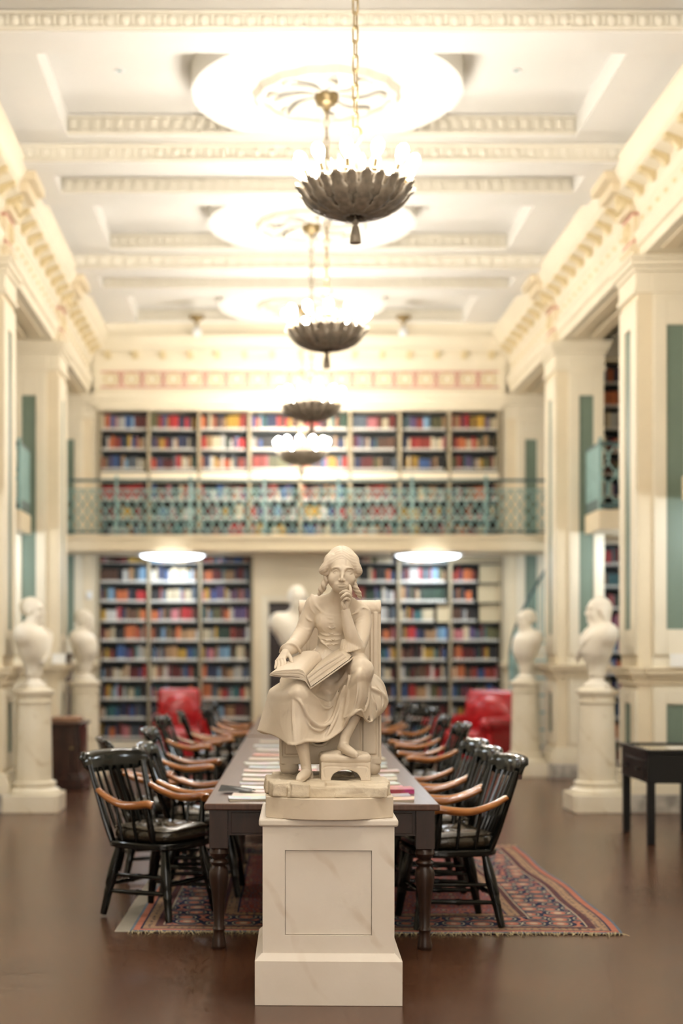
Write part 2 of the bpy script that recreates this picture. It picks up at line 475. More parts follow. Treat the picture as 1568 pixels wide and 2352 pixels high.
    def blur(s, times=1):
        d = s.d
        for _ in range(times):
            for ax in range(3):
                a = np.swapaxes(d, 0, ax)
                b = a.copy(); b[1:-1] = a[1:-1] * 0.5 + (a[2:] + a[:-2]) * 0.25
                d = np.swapaxes(b, 0, ax)
        s.d = np.ascontiguousarray(d)
    def mesh(s, name, material, rel=(0, 0, 0)):
        d = s.d; n = np.array(d.shape)
        ins = d < 0
        c = n - 1
        cnt = np.zeros(tuple(c), np.int8)
        for i in (0, 1):
            for j in (0, 1):
                for k in (0, 1):
                    cnt += ins[i:i + c[0], j:j + c[1], k:k + c[2]]
        act = np.argwhere((cnt > 0) & (cnt < 8))
        idx = np.full(tuple(c), -1, np.int32)
        idx[act[:, 0], act[:, 1], act[:, 2]] = np.arange(len(act))
        acc = np.zeros((len(act), 3)); num = np.zeros(len(act))
        cor = [(i, j, k) for i in (0, 1) for j in (0, 1) for k in (0, 1)]
        val = {q: d[act[:, 0] + q[0], act[:, 1] + q[1], act[:, 2] + q[2]].astype(float) for q in cor}
        for q in cor:
            for ax in range(3):
                if q[ax] == 0:
                    p = list(q); p[ax] = 1; p = tuple(p)
                    a, b = val[q], val[p]
                    mk = (a < 0) != (b < 0)
                    t = np.where(mk, a / np.where(mk, a - b, 1), 0)
                    pt = np.tile(np.array(q, float), (len(act), 1)); pt[:, ax] = t
                    acc += pt * mk[:, None]; num += mk
        v = s.lo + s.h * (act + acc / num[:, None])
        faces = []
        for ax in range(3):
            u, w_ = (ax + 1) % 3, (ax + 2) % 3
            A = np.swapaxes(ins, 0, ax)
            lo_ = [slice(1, -1)] * 3; lo_[ax] = slice(0, -1)
            hi_ = [slice(1, -1)] * 3; hi_[ax] = slice(1, None)
            a, b = ins[tuple(lo_)], ins[tuple(hi_)]
            e = np.argwhere(a != b)
            sgn = a[e[:, 0], e[:, 1], e[:, 2]]
            off = np.ones(3, int); off[ax] = 0
            e = e + off
            du = np.zeros(3, int); du[u] = 1; dw = np.zeros(3, int); dw[w_] = 1
            g = lambda q: idx[q[:, 0], q[:, 1], q[:, 2]]
            q0, q1, q2, q3 = g(e - du - dw), g(e - dw), g(e), g(e - du)
            f = np.stack([q0, q1, q2, q3], 1)
            f[~sgn] = f[~sgn][:, ::-1]
            faces.append(f)
        f = np.concatenate(faces); f = f[(f >= 0).all(1)]
        me = bpy.data.meshes.new(name)
        me.vertices.add(len(v)); me.vertices.foreach_set('co', (v - np.array(rel)).astype(np.float32).ravel())
        me.loops.add(len(f) * 4); me.loops.foreach_set('vertex_index', f.astype(np.int32).ravel())
        me.polygons.add(len(f)); me.polygons.foreach_set('loop_start', np.arange(len(f), dtype=np.int32) * 4)
        me.update(calc_edges=True); me.validate()
        me.polygons.foreach_set('use_smooth', np.ones(len(f), bool))
        me.materials.append(material)
        return me

def cr_resample(G, n):
    """Catmull-Rom along axis 0"""
    m = len(G); t = np.linspace(0, m - 1, n + 1); i = np.minimum(t.astype(int), m - 2); f = (t - i).reshape((-1,) + (1,) * (G.ndim - 1))
    g = lambda k: G[np.clip(k, 0, m - 1)]
    p0, p1, p2, p3 = g(i - 1), g(i), g(i + 1), g(i + 2)
    p0 = np.where((i == 0).reshape(f.shape), 2 * p1 - p2, p0); p3 = np.where((i == m - 2).reshape(f.shape), 2 * p2 - p1, p3)
    return 0.5 * (2 * p1 + (p2 - p0) * f + (2 * p0 - 5 * p1 + 4 * p2 - p3) * f ** 2 + (3 * p1 - p0 - 3 * p2 + p3) * f ** 3)
def spline(pts, rr, sub):
    if len(pts) < 3: return np.array(pts), list(rr)
    G = np.array([list(p) + [r] for p, r in zip(pts, rr)], float)
    Q = cr_resample(G, (len(pts) - 1) * sub)
    return Q[:, :3], list(np.maximum(Q[:, 3], 1e-4))
def smooth_path(pts, sub=6):
    return [tuple(p) for p in cr_resample(np.array([list(p) for p in pts], float), (len(pts) - 1) * sub)]

# ---------------------------------------------------------------- the hall
XC = 0.575                      # axis of the hall
PED_ROT = -0.0257               # the table and the pedestal stand a little askew in the hall
def mir(x): return 2 * XC - x   # the same place on the other side
YB = 21.35                      # bookcase wall at the far end
Y0 = -4.0                       # wall behind the camera
BAY = 3.815
ZS, ZB, ZR = 6.475, 6.285, 6.70  # coffer soffit, beam bottom, recessed ceiling
XW = 3.72                       # entablature face
XA = 6.6                        # outer aisle wall
def beam_y(k): return 13.71 + BAY * k
BAYS = range(-4, 2)

def floor():
    b = MB(); b.box(mir(XA), XA, Y0, YB + 0.6, -0.1, 0)
    struct(b.build('floor', M['floor']), 'brown polished floor of the hall')
floor()

def ceiling():
    hx, R = 2.42, 1.19
    xl, xr = mir(XW), XW
    b = MB()
    def quad(p, q, r, s): b.add([p, q, r, s], [(0, 1, 2, 3)])
    for k in BAYS:
        B = beam_y(k); E = B + BAY
        nb0, nb1, nx = B + 0.37, B + 0.93, 2.63                 # narrow coffer in the beam
        e = B + 1.31
        # beam: bottom with a hole, two sides
        for (x0, x1, y0, y1) in ((xl, xr, B, nb0), (xl, xr, nb1, e), (xl, XC - nx, nb0, nb1), (XC + nx, xr, nb0, nb1)):
            quad((x0, y0, ZB), (x0, y1, ZB), (x1, y1, ZB), (x1, y0, ZB))
        quad((xl, B, ZB), (xr, B, ZB), (xr, B, ZS), (xl, B, ZS)); quad((xl, e, ZS), (xr, e, ZS), (xr, e, ZB), (xl, e, ZB))
        zt = ZB + 0.17
        x0, x1 = XC - nx, XC + nx
        quad((x0, nb0, zt), (x0, nb1, zt), (x1, nb1, zt), (x1, nb0, zt))
        for p, q in (((x0, nb0), (x1, nb0)), ((x1, nb0), (x1, nb1)), ((x1, nb1), (x0, nb1)), ((x0, nb1), (x0, nb0))):
            quad((p[0], p[1], ZB), (p[0], p[1], zt), (q[0], q[1], zt), (q[0], q[1], ZB))
        # soffit with two recesses left and right of a round field
        c0, c1 = B + 1.60, B + 3.65; cy = (c0 + c1) / 2; hy = (c1 - c0) / 2
        quad((xl, e, ZS), (xl, c0, ZS), (xr, c0, ZS), (xr, e, ZS)); quad((xl, c1, ZS), (xl, E, ZS), (xr, E, ZS), (xr, c1, ZS))
        quad((xl, c0, ZS), (xl, c1, ZS), (XC - hx, c1, ZS), (XC - hx, c0, ZS)); quad((XC + hx, c0, ZS), (XC + hx, c1, ZS), (xr, c1, ZS), (xr, c0, ZS))
        a0 = math.asin(hy / R); n = 28
        right = [(XC + R * math.cos(-a0 + 2 * a0 * i / n), cy + R * math.sin(-a0 + 2 * a0 * i / n)) for i in range(n + 1)]
        left = [(mir(x), y) for x, y in right]
        disc = right + left[::-1]
        b.add([(x, y, ZS) for x, y in disc], [tuple(range(len(disc) - 1, -1, -1))])
        for arc, s_ in ((right, 1), (left, -1)):
            xo = XC + s_ * hx
            for i in range(n):
                p, q = arc[i], arc[i + 1]
                quad((p[0], p[1], ZS), (q[0], q[1], ZS), (q[0], q[1], ZR), (p[0], p[1], ZR))
                quad((p[0], p[1], ZR), (q[0], q[1], ZR), (xo, q[1], ZR), (xo, p[1], ZR))
            quad((xo, c0, ZS), (xo, c1, ZS), (xo, c1, ZR), (xo, c0, ZR))
            for y in (c0, c1): quad((arc[0][0], y, ZS), (xo, y, ZS), (xo, y, ZR), (arc[0][0], y, ZR))
    # ceiling over the aisles
    for s_ in (1, -1):
        x0, x1 = (XW, XA) if s_ > 0 else (mir(XA), mir(XW))
        quad((x0, Y0, 5.75), (x0, YB + .6, 5.75), (x1, YB + .6, 5.75), (x1, Y0, 5.75))
    co = struct(b.build('ceiling', M['ceil'], smooth=False), 'white coffered plaster ceiling')
    # ---- mouldings: leaf-and-dart pieces, each its own
    leaf = MB()
    prof = []
    pts = []
    for i in range(7):                                   # a small curled leaf
        a = -PI / 2 + PI * i / 6
        pts.append((0.040 * math.sin(a), 0.0, 0))
    leaf.lathe([(0.012, -0.045), (0.030, -0.030), (0.036, 0.0), (0.030, 0.028), (0.012, 0.042)], 8)
    leaf.v = [(x, y * 0.55, z) for x, y, z in leaf.v]
    leafm = leaf.mesh('leaf', M['ceiltrim'])
    dart = MB(); dart.add([(-.012, 0, -.04), (.012, 0, -.04), (.004, -.014, -.03), (-.004, -.014, -.03), (-.016, 0, .045), (.016, 0, .045), (.006, -.02, .04), (-.006, -.02, .04)],
                          [(0, 1, 2, 3), (4, 7, 6, 5), (3, 2, 6, 7), (0, 3, 7, 4), (1, 5, 6, 2)])
    dartm = dart.mesh('dart', M['ceiltrim'])
    dent = MB(); dent.box(-.028, .028, -.03, 0, -.05, .05); dent.box(-.012, .012, -.036, -.03, -.04, .04)
    dentm = dent.mesh('dentil', M['ceiltrim'])
    n_t = 1
    def band(name, x0, x1, y, z, hgt, k, kind, pitch):
        nonlocal n_t
        t = MB(); d = 0.03
        t.prism([(0, -hgt / 2), (-d * 1.4, -hgt / 2), (-d * 1.4, -hgt / 2 + .02), (-.004, -hgt / 2 + .026), (-.004, hgt / 2 - .026), (-d * .9, hgt / 2 - .02), (-d * .9, hgt / 2), (0, hgt / 2)],
                lambda u, v, q: (q, y + u, z + v), x0, x1)
        tr = struct(t.build('trim_%d' % n_t, M['ceiltrim'], sharp=30), 'ivory moulded band across the ceiling'); n_t += 1
        n = int((x1 - x0) / pitch); st = (x1 - x0) / n
        if kind == 'far':
            m = MB()
            for i in range(n): m.box(x0 + (i + .2) * st, x0 + (i + .8) * st, y - .03, y, z - hgt / 2 + .03, z + hgt / 2 - .03)
            stuff(m.build('dentils', M['ceiltrim'], tr)); return
        for i in range(n):
            x = x0 + (i + .5) * st
            if kind == 'leaf':
                obj('leaf', leafm, tr, loc=(x, y - .012, z)); obj('dart', dartm, tr, loc=(x + st / 2, y - .002, z))
            else: obj('dentil', dentm, tr, loc=(x, y - .002, z))
    for k in (-1, 0, 1):
        B = beam_y(k)
        band('n', XC - 2.63, XC + 2.63, B + 0.93, ZB + .085, .15, k, {-1: 'leaf', 0: 'dentil'}.get(k, 'far'), 0.118)
        if k >= 0: band('b', mir(XW) + .1, XW - .1, B, (ZB + ZS) / 2, .17, k, 'leaf' if k == 0 else 'far', 0.155)
        hyb = B + 3.65
        band('c', XC - 2.42, XC - .56, hyb, ZS + .11, .17, k, 'dentil' if k == -1 else 'far', 0.105)
        band('d', XC + .56, XC + 2.42, hyb, ZS + .11, .17, k, 'dentil' if k == -1 else 'far', 0.105)
    # ---- plaster roses: ring, scalloped rim, scroll leaves
    for k in (-1, 0, 1):
        cy = beam_y(k) + 2.625
        r = MB()
        pr = [(.56, 0), (.56, -.035), (.585, -.06), (.615, -.06), (.64, -.02), (.655, 0)]
        n = 64
        for j in range(len(pr) - 1):
            for i in range(n):
                a, b_ = 2 * PI * i / n, 2 * PI * (i + 1) / n
                f = lambda rr, z, an: (XC + (rr + .012 * math.sin(an * 16)) * math.cos(an), cy + (rr + .012 * math.sin(an * 16)) * math.sin(an), ZS + z)
                r.add([f(*pr[j], a), f(*pr[j], b_), f(*pr[j + 1], b_), f(*pr[j + 1], a)], [(0, 1, 2, 3)])
        rose = struct(r.build('trim_%d' % n_t, M['ceiltrim']), 'round plaster ceiling rose'); n_t += 1
        sm = MB()
        pth = smooth_path([(.12, .02, -.01), (.24, .06, -.03), (.36, .02, -.045), (.46, -.06, -.035), (.50, .02, -.03), (.44, .06, -.025)], 4)
        sm.tube(pth, [.020 + .022 * math.sin(PI * i / (len(pth) - 1)) for i in range(len(pth))], 6, flat=(1.0, .55))
        scr = sm.mesh('scroll_leaf', M['ceiltrim'])
        for i in range(8):
            o = obj('scroll_leaf', scr, rose, loc=(XC, cy, ZS)); o.rotation_euler = (0, 0, 2 * PI * i / 8)
    return co
ceiling()

# ---- smoke detector and small recessed spots in the ceiling
def ceiling_bits():
    b = MB(); b.lathe([(.0, -.045), (.035, -.045), (.05, -.03), (.06, 0)], 20, caps=False)
    t = thing('smoke_detector', 'small white smoke detector on the ceiling near the top edge', 'smoke detector', (0.53, 10.42, ZB + .17))
    b.build('housing', M['white'], t)
    g = MB(); g.lathe([(.022, -.050), (.022, -.044)], 14); g.build('sensor', M['green'], t)
    for px, nm in ((262, 'left'), (1207, 'right')):
        x = (px - 600) * 12.1 / FPX
        t = thing('recessed_spot', 'tiny recessed spot in the %s coffer beside the ceiling rose' % nm, 'spotlight', (x, 12.55, ZR), group='recessed ceiling spots')
        r = MB(); r.lathe([(.018, -.004), (.045, -.012), (.05, 0)], 16, caps=False); r.build('rim', M['white'], t)
        d = MB(); d.lathe([(.02, -.006), (.02, -.002)], 12); d.build('lens', M['teal'], t)
ceiling_bits()

def cornice_and_piers():
    """entablature on both sides, pilastered piers, their panels and plinths"""
    ZE = 5.44
    prof = [(0.55, ZE), (0, ZE), (0, ZE + .11), (-.03, ZE + .12), (-.03, ZE + .22), (-.055, ZE + .25), (-.03, ZE + .27), (0, ZE + .275),   # architrave (u towards the aisle)
            (0, ZE + .46), (-.03, ZE + .48), (-.05, ZE + .52), (-.05, ZE + .60), (-.20, ZE + .66), (-.20, ZE + .74), (-.26, ZE + .80), (-.30, ZE + .90), (-.30, ZB + .05), (0.2, ZB + .05), (0.55, ZB)]
    piers = [beam_y(k) + .19 for k in BAYS] + [YB]
    br = MB()                                            # modillion bracket
    p2 = [(0, 0), (0, -.12), (-.03, -.14), (-.06, -.10), (-.10, -.06), (-.15, -.05), (-.16, 0)]
    br.prism(p2, lambda u, v, t: (u, t, v), -.045, .045)
    brm = br.mesh('bracket', M['gilt'], sharp=50)
    sc = MB(); sc.lathe([(.0, -.02), (.035, -.012), (.045, .012), (.02, .022)], 8); sc.v = [(x * .5, y, z) for x, y, z in sc.v]
    scm = sc.mesh('rosette', M['gilt'])
    for side, s_ in (('right', 1), ('left', -1)):
        fx = (lambda x: x) if s_ > 0 else mir
        e = MB()
        e.prism(prof, lambda u, v, t: (fx(XW + u), t, v), Y0, YB)
        ent = struct(e.build('trim_entablature_' + side, M['plaster'], sharp=30), 'cream entablature along the %s side of the hall' % side)
        # brackets under the cornice, rosettes on the frieze
        y = 8.6
        i = 0
        while y < YB - .2:
            o = obj('bracket', brm, ent, loc=(fx(XW - .05), y, ZE + .655)); o.scale = (s_, 1, 1)
            y += BAY / 9.0; i += 1
        y = 8.7
        while y < YB - .2:
            o = obj('rosette', scm, ent, loc=(fx(XW - .004), y, ZE + .37)); y += BAY / 14.0
        for k, py in enumerate(piers):
            if py < 7: 
                continue
            last = py == YB
            y0, y1 = py, py + (.66 if not last else .4)
            pi_ = MB(); X0, X1 = 3.82, 4.27
            zd = 1.42                                    # dado ledge
            rim = .018
            def bx(a0, a1, b0, b1, c0, c1, m=pi_): m.box(min(fx(a0), fx(a1)), max(fx(a0), fx(a1)), b0, b1, c0, c1)
            bx(X0, X1, y0, y1, .18, ZE)
            pier = struct(pi_.build('wall_pier_' + side + '_%d' % k, M['plaster'], bevel=.004), 'cream panelled pier on the %s side of the hall' % side)
            # frame boards proud of the pier face so that the green panels lie sunk between them
            def panelled(xa, xb, ya, z0_, z1_, mx, mz, name='panel', hall=False):
                """face towards the camera at y = ya (or the hall face at x = ya when hall)"""
                f = MB(); t_ = .022
                if not hall:
                    A, B = min(fx(xa), fx(xb)), max(fx(xa), fx(xb))
                    for (a0, a1, c0, c1) in ((A, A + mx, z0_, z1_), (B - mx, B, z0_, z1_), (A + mx, B - mx, z0_, z0_ + mz), (A + mx, B - mx, z1_ - mz, z1_)):
                        f.box(a0, a1, ya - t_, ya, c0, c1)
                    g = MB(); g.box(A + mx + .004, B - mx - .004, ya - .006, ya + .001, z0_ + mz + .004, z1_ - mz - .004)
                else:
                    xx = fx(ya); d0, d1 = (xx - t_, xx) if s_ > 0 else (xx, xx + t_)
                    for (a0, a1, c0, c1) in ((xa, xa + mx, z0_, z1_), (xb - mx, xb, z0_, z1_), (xa + mx, xb - mx, z0_, z0_ + mz), (xa + mx, xb - mx, z1_ - mz, z1_)):
                        f.box(d0, d1, a0, a1, c0, c1)
                    g = MB(); g.box(min(xx, xx - s_ * .006), max(xx, xx - s_ * .006), xa + mx + .004, xb - mx - .004, z0_ + mz + .004, z1_ - mz - .004)
                f.build('panel_frame', M['plaster'], pier, bevel=.006)
                g.build('green_panel', M['green'], pier)
            panelled(X0 + .01, X1 - .01, y0, zd + .12, ZE - .42, .125, .25)
            panelled(X0 + .01, X1 - .01, y0, .42, zd - .22, .125, .14)
            # pilaster standing before the pier, with its own sunken strip towards the hall
            XP = 3.66
            p = MB(); bx(XP + .02, X0, y0 + .01, y1 - .01, .18, ZE, p)
            p.build('pilaster', M['tan'], pier, bevel=.004)
            panelled(y0 + .01, y1 - .01, XP + .02, zd + .12, ZE - .42, .2, .25, hall=True)
            panelled(y0 + .01, y1 - .01, XP + .02, .42, zd - .22, .2, .14, hall=True)
            # mouldings wrapping pier and pilaster: capital, dado ledge, base
            def wrap(z0_, steps, name, m):
                for (h, d) in steps:
                    q = MB()
                    bx(X0 - d, X1 + d, y0 - d, y1 + d, z0_, z0_ + h, q)
                    bx(XP - d, X0, y0 + .01 - d, y1 - .01 + d, z0_, z0_ + h, q)
                    q.build(name, m, pier, bevel=.006); z0_ += h
            wrap(ZE - .36, [(.05, .02), (.16, .006), (.05, .03), (.06, .06), (.04, .08)], 'capital', M['plaster'])
            wrap(zd - .17, [(.06, .015), (.04, .04), (.05, .075), (.02, .09)], 'ledge', M['tan'])
            wrap(.18, [(.10, .05), (.04, .035), (.06, .02)], 'base_mould', M['plaster'])
            wrap(0, [(.18, .06)], 'stone_plinth', M['greystone'])
            # console over the pilaster in the entablature
            if not last:
                q = MB()
                yc = (y0 + y1) / 2; hw = .20
                bx(XP, XW + .1, yc - hw, yc + hw, ZE, ZE + .48, q)
                bx(XP - .03, XW + .1, yc - hw - .02, yc + hw + .02, ZE + .10, ZE + .15, q)
                bx(XP - .05, XW + .1, yc - hw - .03, yc + hw + .03, ZE + .48, ZE + .54, q)
                bx(XP - .22, XW + .1, yc - hw - .06, yc + hw + .06, ZE + .66, ZE + .76, q)
                bx(XP - .30, XW + .1, yc - hw - .10, yc + hw + .10, ZE + .76, ZB + .04, q)
                q.build('console_block', M['tan'], ent, bevel=.01)
                g = MB()
                bx(XP - .10, XW, yc - .12, yc + .12, ZE + .54, ZE + .67, g)
                g.build('console_scroll', M['gilt'], ent, bevel=.03)
                g = MB()
                for zz in (ZE + .17, ZE + .44):
                    bx(XP - .006, XP + .01, yc - .17, yc + .17, zz, zz + .025, g)
                    bx(XP, XW, yc - hw - .006, yc - hw + .01, zz, zz + .025, g)
                g.build('rose_band', M['pink'], ent)
                t = MB(); t.tube([(fx(XP) - s_ * .004, yc + .085 * math.cos(2 * PI * q_ / 16), ZE + .315 + .085 * math.sin(2 * PI * q_ / 16)) for q_ in range(16)], .02, 6, closed=True)
                t.build('wreath', M['gilt'], ent)
        # outer wall of the aisle
        ow = MB(); xx = fx(XA); ow.box(min(xx, xx + s_ * .1), max(xx, xx + s_ * .1), Y0, YB + .6, 0, 5.8)
        struct(ow.build('wall_' + side, M['plaster']), 'plain outer wall of the %s aisle' % side)
        # wall over the openings, towards the aisle
        lw = MB(); A, B = fx(XW + .5), fx(XW + .55)
        lw.box(min(A, B), max(A, B), Y0, YB, 5.44, 5.9)
        struct(lw.build('wall_lintel_' + side, M['plaster']), 'back of the entablature above the %s aisle' % side)
        sp = MB()
        for py in piers[:-1]:
            if py < 7: continue
            for a in (0, 1):
                A, B = sorted((fx(XW + .10 + a * .22), fx(XW + .24 + a * .22)))
                sp.box(A, B, py + .95, py + 3.5, ZE - .018, ZE)
        sp.build('soffit_panel', M['tan'], ent, bevel=.006)
cornice_and_piers()

def end_walls():
    # wall behind the camera with three tall windows
    b = MB(); wz0, wz1, ww = .9, 4.7, .85
    wx = [XC - 2.5, XC, XC + 2.5]
    ed = [mir(XA)] + [q for x in wx for q in (x - ww, x + ww)] + [XA]
    for i in range(0, len(ed), 2): b.box(ed[i], ed[i + 1], Y0 - .1, Y0, 0, 6.8)
    for x in wx: b.box(x - ww, x + ww, Y0 - .1, Y0, 0, wz0); b.box(x - ww, x + ww, Y0 - .1, Y0, wz1, 6.8)
    struct(b.build('wall_front', M['plaster']), 'wall behind the camera with tall windows')
    for i, x in enumerate(wx):
        f = MB()
        for (a, c, d, e) in ((x - ww, x - ww + .06, wz0, wz1), (x + ww - .06, x + ww, wz0, wz1), (x - ww, x + ww, wz0, wz0 + .06), (x - ww, x + ww, wz1 - .06, wz1), (x - .02, x + .02, wz0, wz1),
                             (x - ww, x + ww, 2.1, 2.14), (x - ww, x + ww, 3.4, 3.44)): f.box(a, c, Y0 - .07, Y0 - .02, d, e)
        wf = struct(f.build('window_%d' % (i + 1), M['plaster']), 'tall window behind the camera')
        g = MB(); g.box(x - ww + .06, x + ww - .06, Y0 - .047, Y0 - .043, wz0 + .06, wz1 - .06); g.build('pane', M['pane'], wf)
        l = bpy.data.lights.new('window_portal', 'AREA'); l.shape = 'RECTANGLE'; l.size = 2 * ww; l.size_y = wz1 - wz0; l.cycles.is_portal = True
        lo = bpy.data.objects.new('window_portal', l); C.objects.link(lo); lo.location = (x, Y0 - .12, (wz0 + wz1) / 2); lo.rotation_euler = (R_(90), 0, 0)
    b = MB(); b.box(mir(XA), XA, YB + .5, YB + .6, 0, 6.8)
    bw = struct(b.build('wall_back', M['plaster']), 'far end wall of the hall')
    # entablature across the end: architrave, rose-patterned frieze, bracketed cornice
    ZE = 5.25
    xl, xr = mir(3.66), 3.66
    e = MB()
    prof = [(.5, ZE), (0, ZE), (0, ZE + .10), (-.03, ZE + .12), (-.03, ZE + .24), (0, ZE + .26), (0, ZE + .56), (-.03, ZE + .58), (-.05, ZE + .64), (-.05, ZE + .78), (-.14, ZE + .82), (-.14, ZE + .90), (-.2, ZE + .97), (-.22, ZB), (.5, ZB)]
    e.prism(prof, lambda u, v, t: (t, YB + u, v), xl, xr)
    ent = struct(e.build('trim_entablature_back', M['plaster'], sharp=30), 'cream entablature with rose frieze over the far bookcases')
    q = MB(); q.box(mir(XW) , XW, YB - .16, YB + .5, ZB, ZS + .15); struct(q.build('trim_beam_back', M['plaster']), 'cream beam at the far end of the ceiling')
    br = MB(); br.prism([(0, 0), (0, -.10), (-.02, -.11), (-.05, -.07), (-.08, -.04), (-.09, 0)], lambda u, v, t: (t, u, v), -.04, .04)
    brm = br.mesh('bracket', M['gilt'])
    for i in range(15): obj('bracket', brm, ent, loc=(xl + .22 + i * (xr - xl - .44) / 14, YB - .05, ZE + .82))
    g = MB(); g.box(xl + .1, xr - .1, YB - .006, YB + .01, ZE + .29, ZE + .315); g.box(xl + .1, xr - .1, YB - .006, YB + .01, ZE + .52, ZE + .54)
    g.build('rose_band', M['pink'], ent)
    wr = MB()
    ring = [(.085 * math.cos(2 * PI * i / 16), 0, .085 * math.sin(2 * PI * i / 16)) for i in range(16)]
    wr.tube(ring, .016, 6, closed=True)
    wm = wr.mesh('wreath', M['gilt'])
    st = MB()
    st.tube([(-.03, 0, -.09), (.0, -.005, 0), (-.03, 0, .09)], .014, 5); st.tube([(.03, 0, -.09), (.0, -.005, 0), (.03, 0, .09)], .014, 5)
    st.lathe([(.012, -.012), (.028, 0), (.012, .012)], 8)
    sm = st.mesh('knot', M['pink'])
    n = 19
    for i in range(n):
        x = xl + .25 + i * (xr - xl - .5) / (n - 1)
        obj('wreath' if i % 1 == 0 else 'knot', wm, ent, loc=(x, YB - .005, ZE + .418))
        if i < n - 1: obj('knot', sm, ent, loc=(x + (xr - xl - .5) / (n - 1) / 2, YB - .005, ZE + .418))
end_walls()

# ---------------------------------------------------------------- bookcases, books, balcony at the far end
BOOK_COLS = [('dark red', (96, 26, 24)), ('brick red', (150, 52, 40)), ('bright red', (180, 38, 40)), ('orange', (206, 112, 62)), ('tan', (180, 140, 98)),
             ('cream', (216, 200, 166)), ('pale grey', (200, 198, 192)), ('mustard', (198, 156, 52)), ('olive', (98, 96, 60)), ('dark green', (42, 66, 50)),
             ('teal', (50, 104, 108)), ('navy', (34, 44, 76)), ('blue', (56, 92, 148)), ('light blue', (126, 166, 196)), ('violet', (90, 72, 116)),
             ('rose', (188, 112, 116)), ('brown', (94, 64, 46)), ('black', (30, 28, 28)), ('slate', (84, 94, 104))]
BOOK_W = [9, 8, 5, 6, 8, 8, 7, 5, 4, 6, 5, 8, 6, 4, 4, 4, 9, 7, 7]
bm_ = MB()
bm_.box(-.5, .5, 0, 1, 0, 1, 0)
bm_.add([(-.40, -.012, .03), (.40, -.012, .03), (.40, -.012, .21), (-.40, -.012, .21)], [(0, 1, 2, 3)], 1)   # white shelf-mark label
bm_.add([(-.5, -.006, .78), (.5, -.006, .78), (.5, -.006, .84), (-.5, -.006, .84)], [(0, 1, 2, 3)], 0)
BOOKM = bm_.mesh('book', [M['bookobj'], M['paper']], smooth=False)
ROWS = MB()          # the many books beyond the individuals
rb = random.Random(11)
N_IND = 0
def book_row(x0, x1, z, hmax, yf, ind=None, fill=1.0, start=0.0, lean=False, dirn=None):
    """books standing on a shelf from x0 to x1; ind = (case words) when they are built as individuals"""
    global N_IND
    x = x0 + .012 + start * (x1 - x0); end = x0 + (x1 - x0) * fill - .012; i = 0
    run = None
    while True:
        if run is None or rb.random() < .55:
            k = rb.choices(range(len(BOOK_COLS)), BOOK_W)[0]; run = k; bw = rb.uniform(.022, .050); bh = hmax * rb.uniform(.62, .88)
        else: bh *= rb.uniform(.97, 1.03)
        w_ = bw * rb.uniform(.9, 1.1); h_ = min(bh, hmax * .97)
        if x + w_ > end: break
        nm, c = BOOK_COLS[k]; dp = rb.uniform(.13, .17); yy = yf + rb.uniform(.008, .03)
        j = rb.uniform(.85, 1.15)
        col = srgb(*[max(0, min(255, v * j * .86)) for v in c])
        if ind and N_IND < 300:
            o = obj('book', BOOKM); o.location = (x + w_ / 2, yy, z); o.scale = (w_ * .96, dp, h_); o.color = col
            N_IND += 1
            tag(o, '%s book, %s along, %s shelf down, %s' % (nm, ORD[i], ind[0], ind[1]), 'book', 'books in the far bookcases')
        else:
            ROWS.box(x, x + w_ * .95, yy, yy + dp, z, z + h_, 0, None, col)
            ROWS.add([(x + .003, yy - .002, z + h_ * .03), (x + w_ * .84, yy - .002, z + h_ * .03), (x + w_ * .84, yy - .002, z + h_ * .21), (x + .003, yy - .002, z + h_ * .21)], [(0, 1, 2, 3)], 0, None, srgb(222, 218, 208))
        x += w_; i += 1

def bookcase(name, label, xs, zs, top, yf, depth, ind_cols=None, blank=(), gaps={}, backm='shelfdark', z_base=0.0):
    """xs: column edges; zs: heights of the shelf boards (bottom to top)"""
    t = thing(name, label, 'bookcase', ((xs[0] + xs[-1]) / 2, yf, zs[0]))
    rel = t.location
    def part(nm, m, *bxs):
        b = MB()
        for q in bxs: b.box(*q)
        return b.build(nm, m, t, rel=rel)
    part('back_board', M[backm], (xs[0], xs[-1], yf + depth - .02, yf + depth, zs[0], top))
    for x in xs: part('upright', M['upright'], (x - .018, x + .018, yf - .01, yf + depth - .02, zs[0], top))
    for i, z in enumerate(zs):
        for a, b_ in zip(xs[:-1], xs[1:]): part('shelf', M['shelfedge'], (a + .018, b_ - .018, yf, yf + depth - .02, z - .022, z))
    part('top_board', M['plaster'], (xs[0] - .02, xs[-1] + .02, yf - .03, yf + depth, top, top + .05))
    if z_base is not None and zs[0] > .05: part('base_board', M['plaster'], (xs[0], xs[-1], yf - .01, yf + depth, 0 if z_base == 0 else z_base, zs[0] - .022))
    for r, z in enumerate(zs):
        nz = zs[r + 1] - .022 if r + 1 < len(zs) else top
        for cidx, (a, b_) in enumerate(zip(xs[:-1], xs[1:])):
            if (r, cidx) in blank:
                part('filler_panel', M['upright'], (a + .018, b_ - .018, yf - .005, yf + .01, z, nz)); continue
            st, fi = gaps.get((r, cidx), (0, 1))
            if (r, cidx) in gaps and fi < .9:
                part('filler_panel', M['caseback'], (a + (b_ - a) * fi + .02, b_ - .018, yf + .06, yf + .08, z, nz))
            w = None
            if ind_cols and cidx in ind_cols:
                w = (ORD[len(zs) - 1 - r], ind_cols[cidx])
            book_row(a + .018, b_ - .018, z, nz - z, yf + .02, w, fi, st)
    return t

kx = 21.37 / FPX
def X_(px): return (px - VX) * kx
lowz = [0.262 + .294 * i for i in range(10)]
lowtop = 3.02
LX = [X_(p) for p in (226, 342, 460, 579)]
RX = [X_(p) for p in (800, 916, 1034, 1152)]
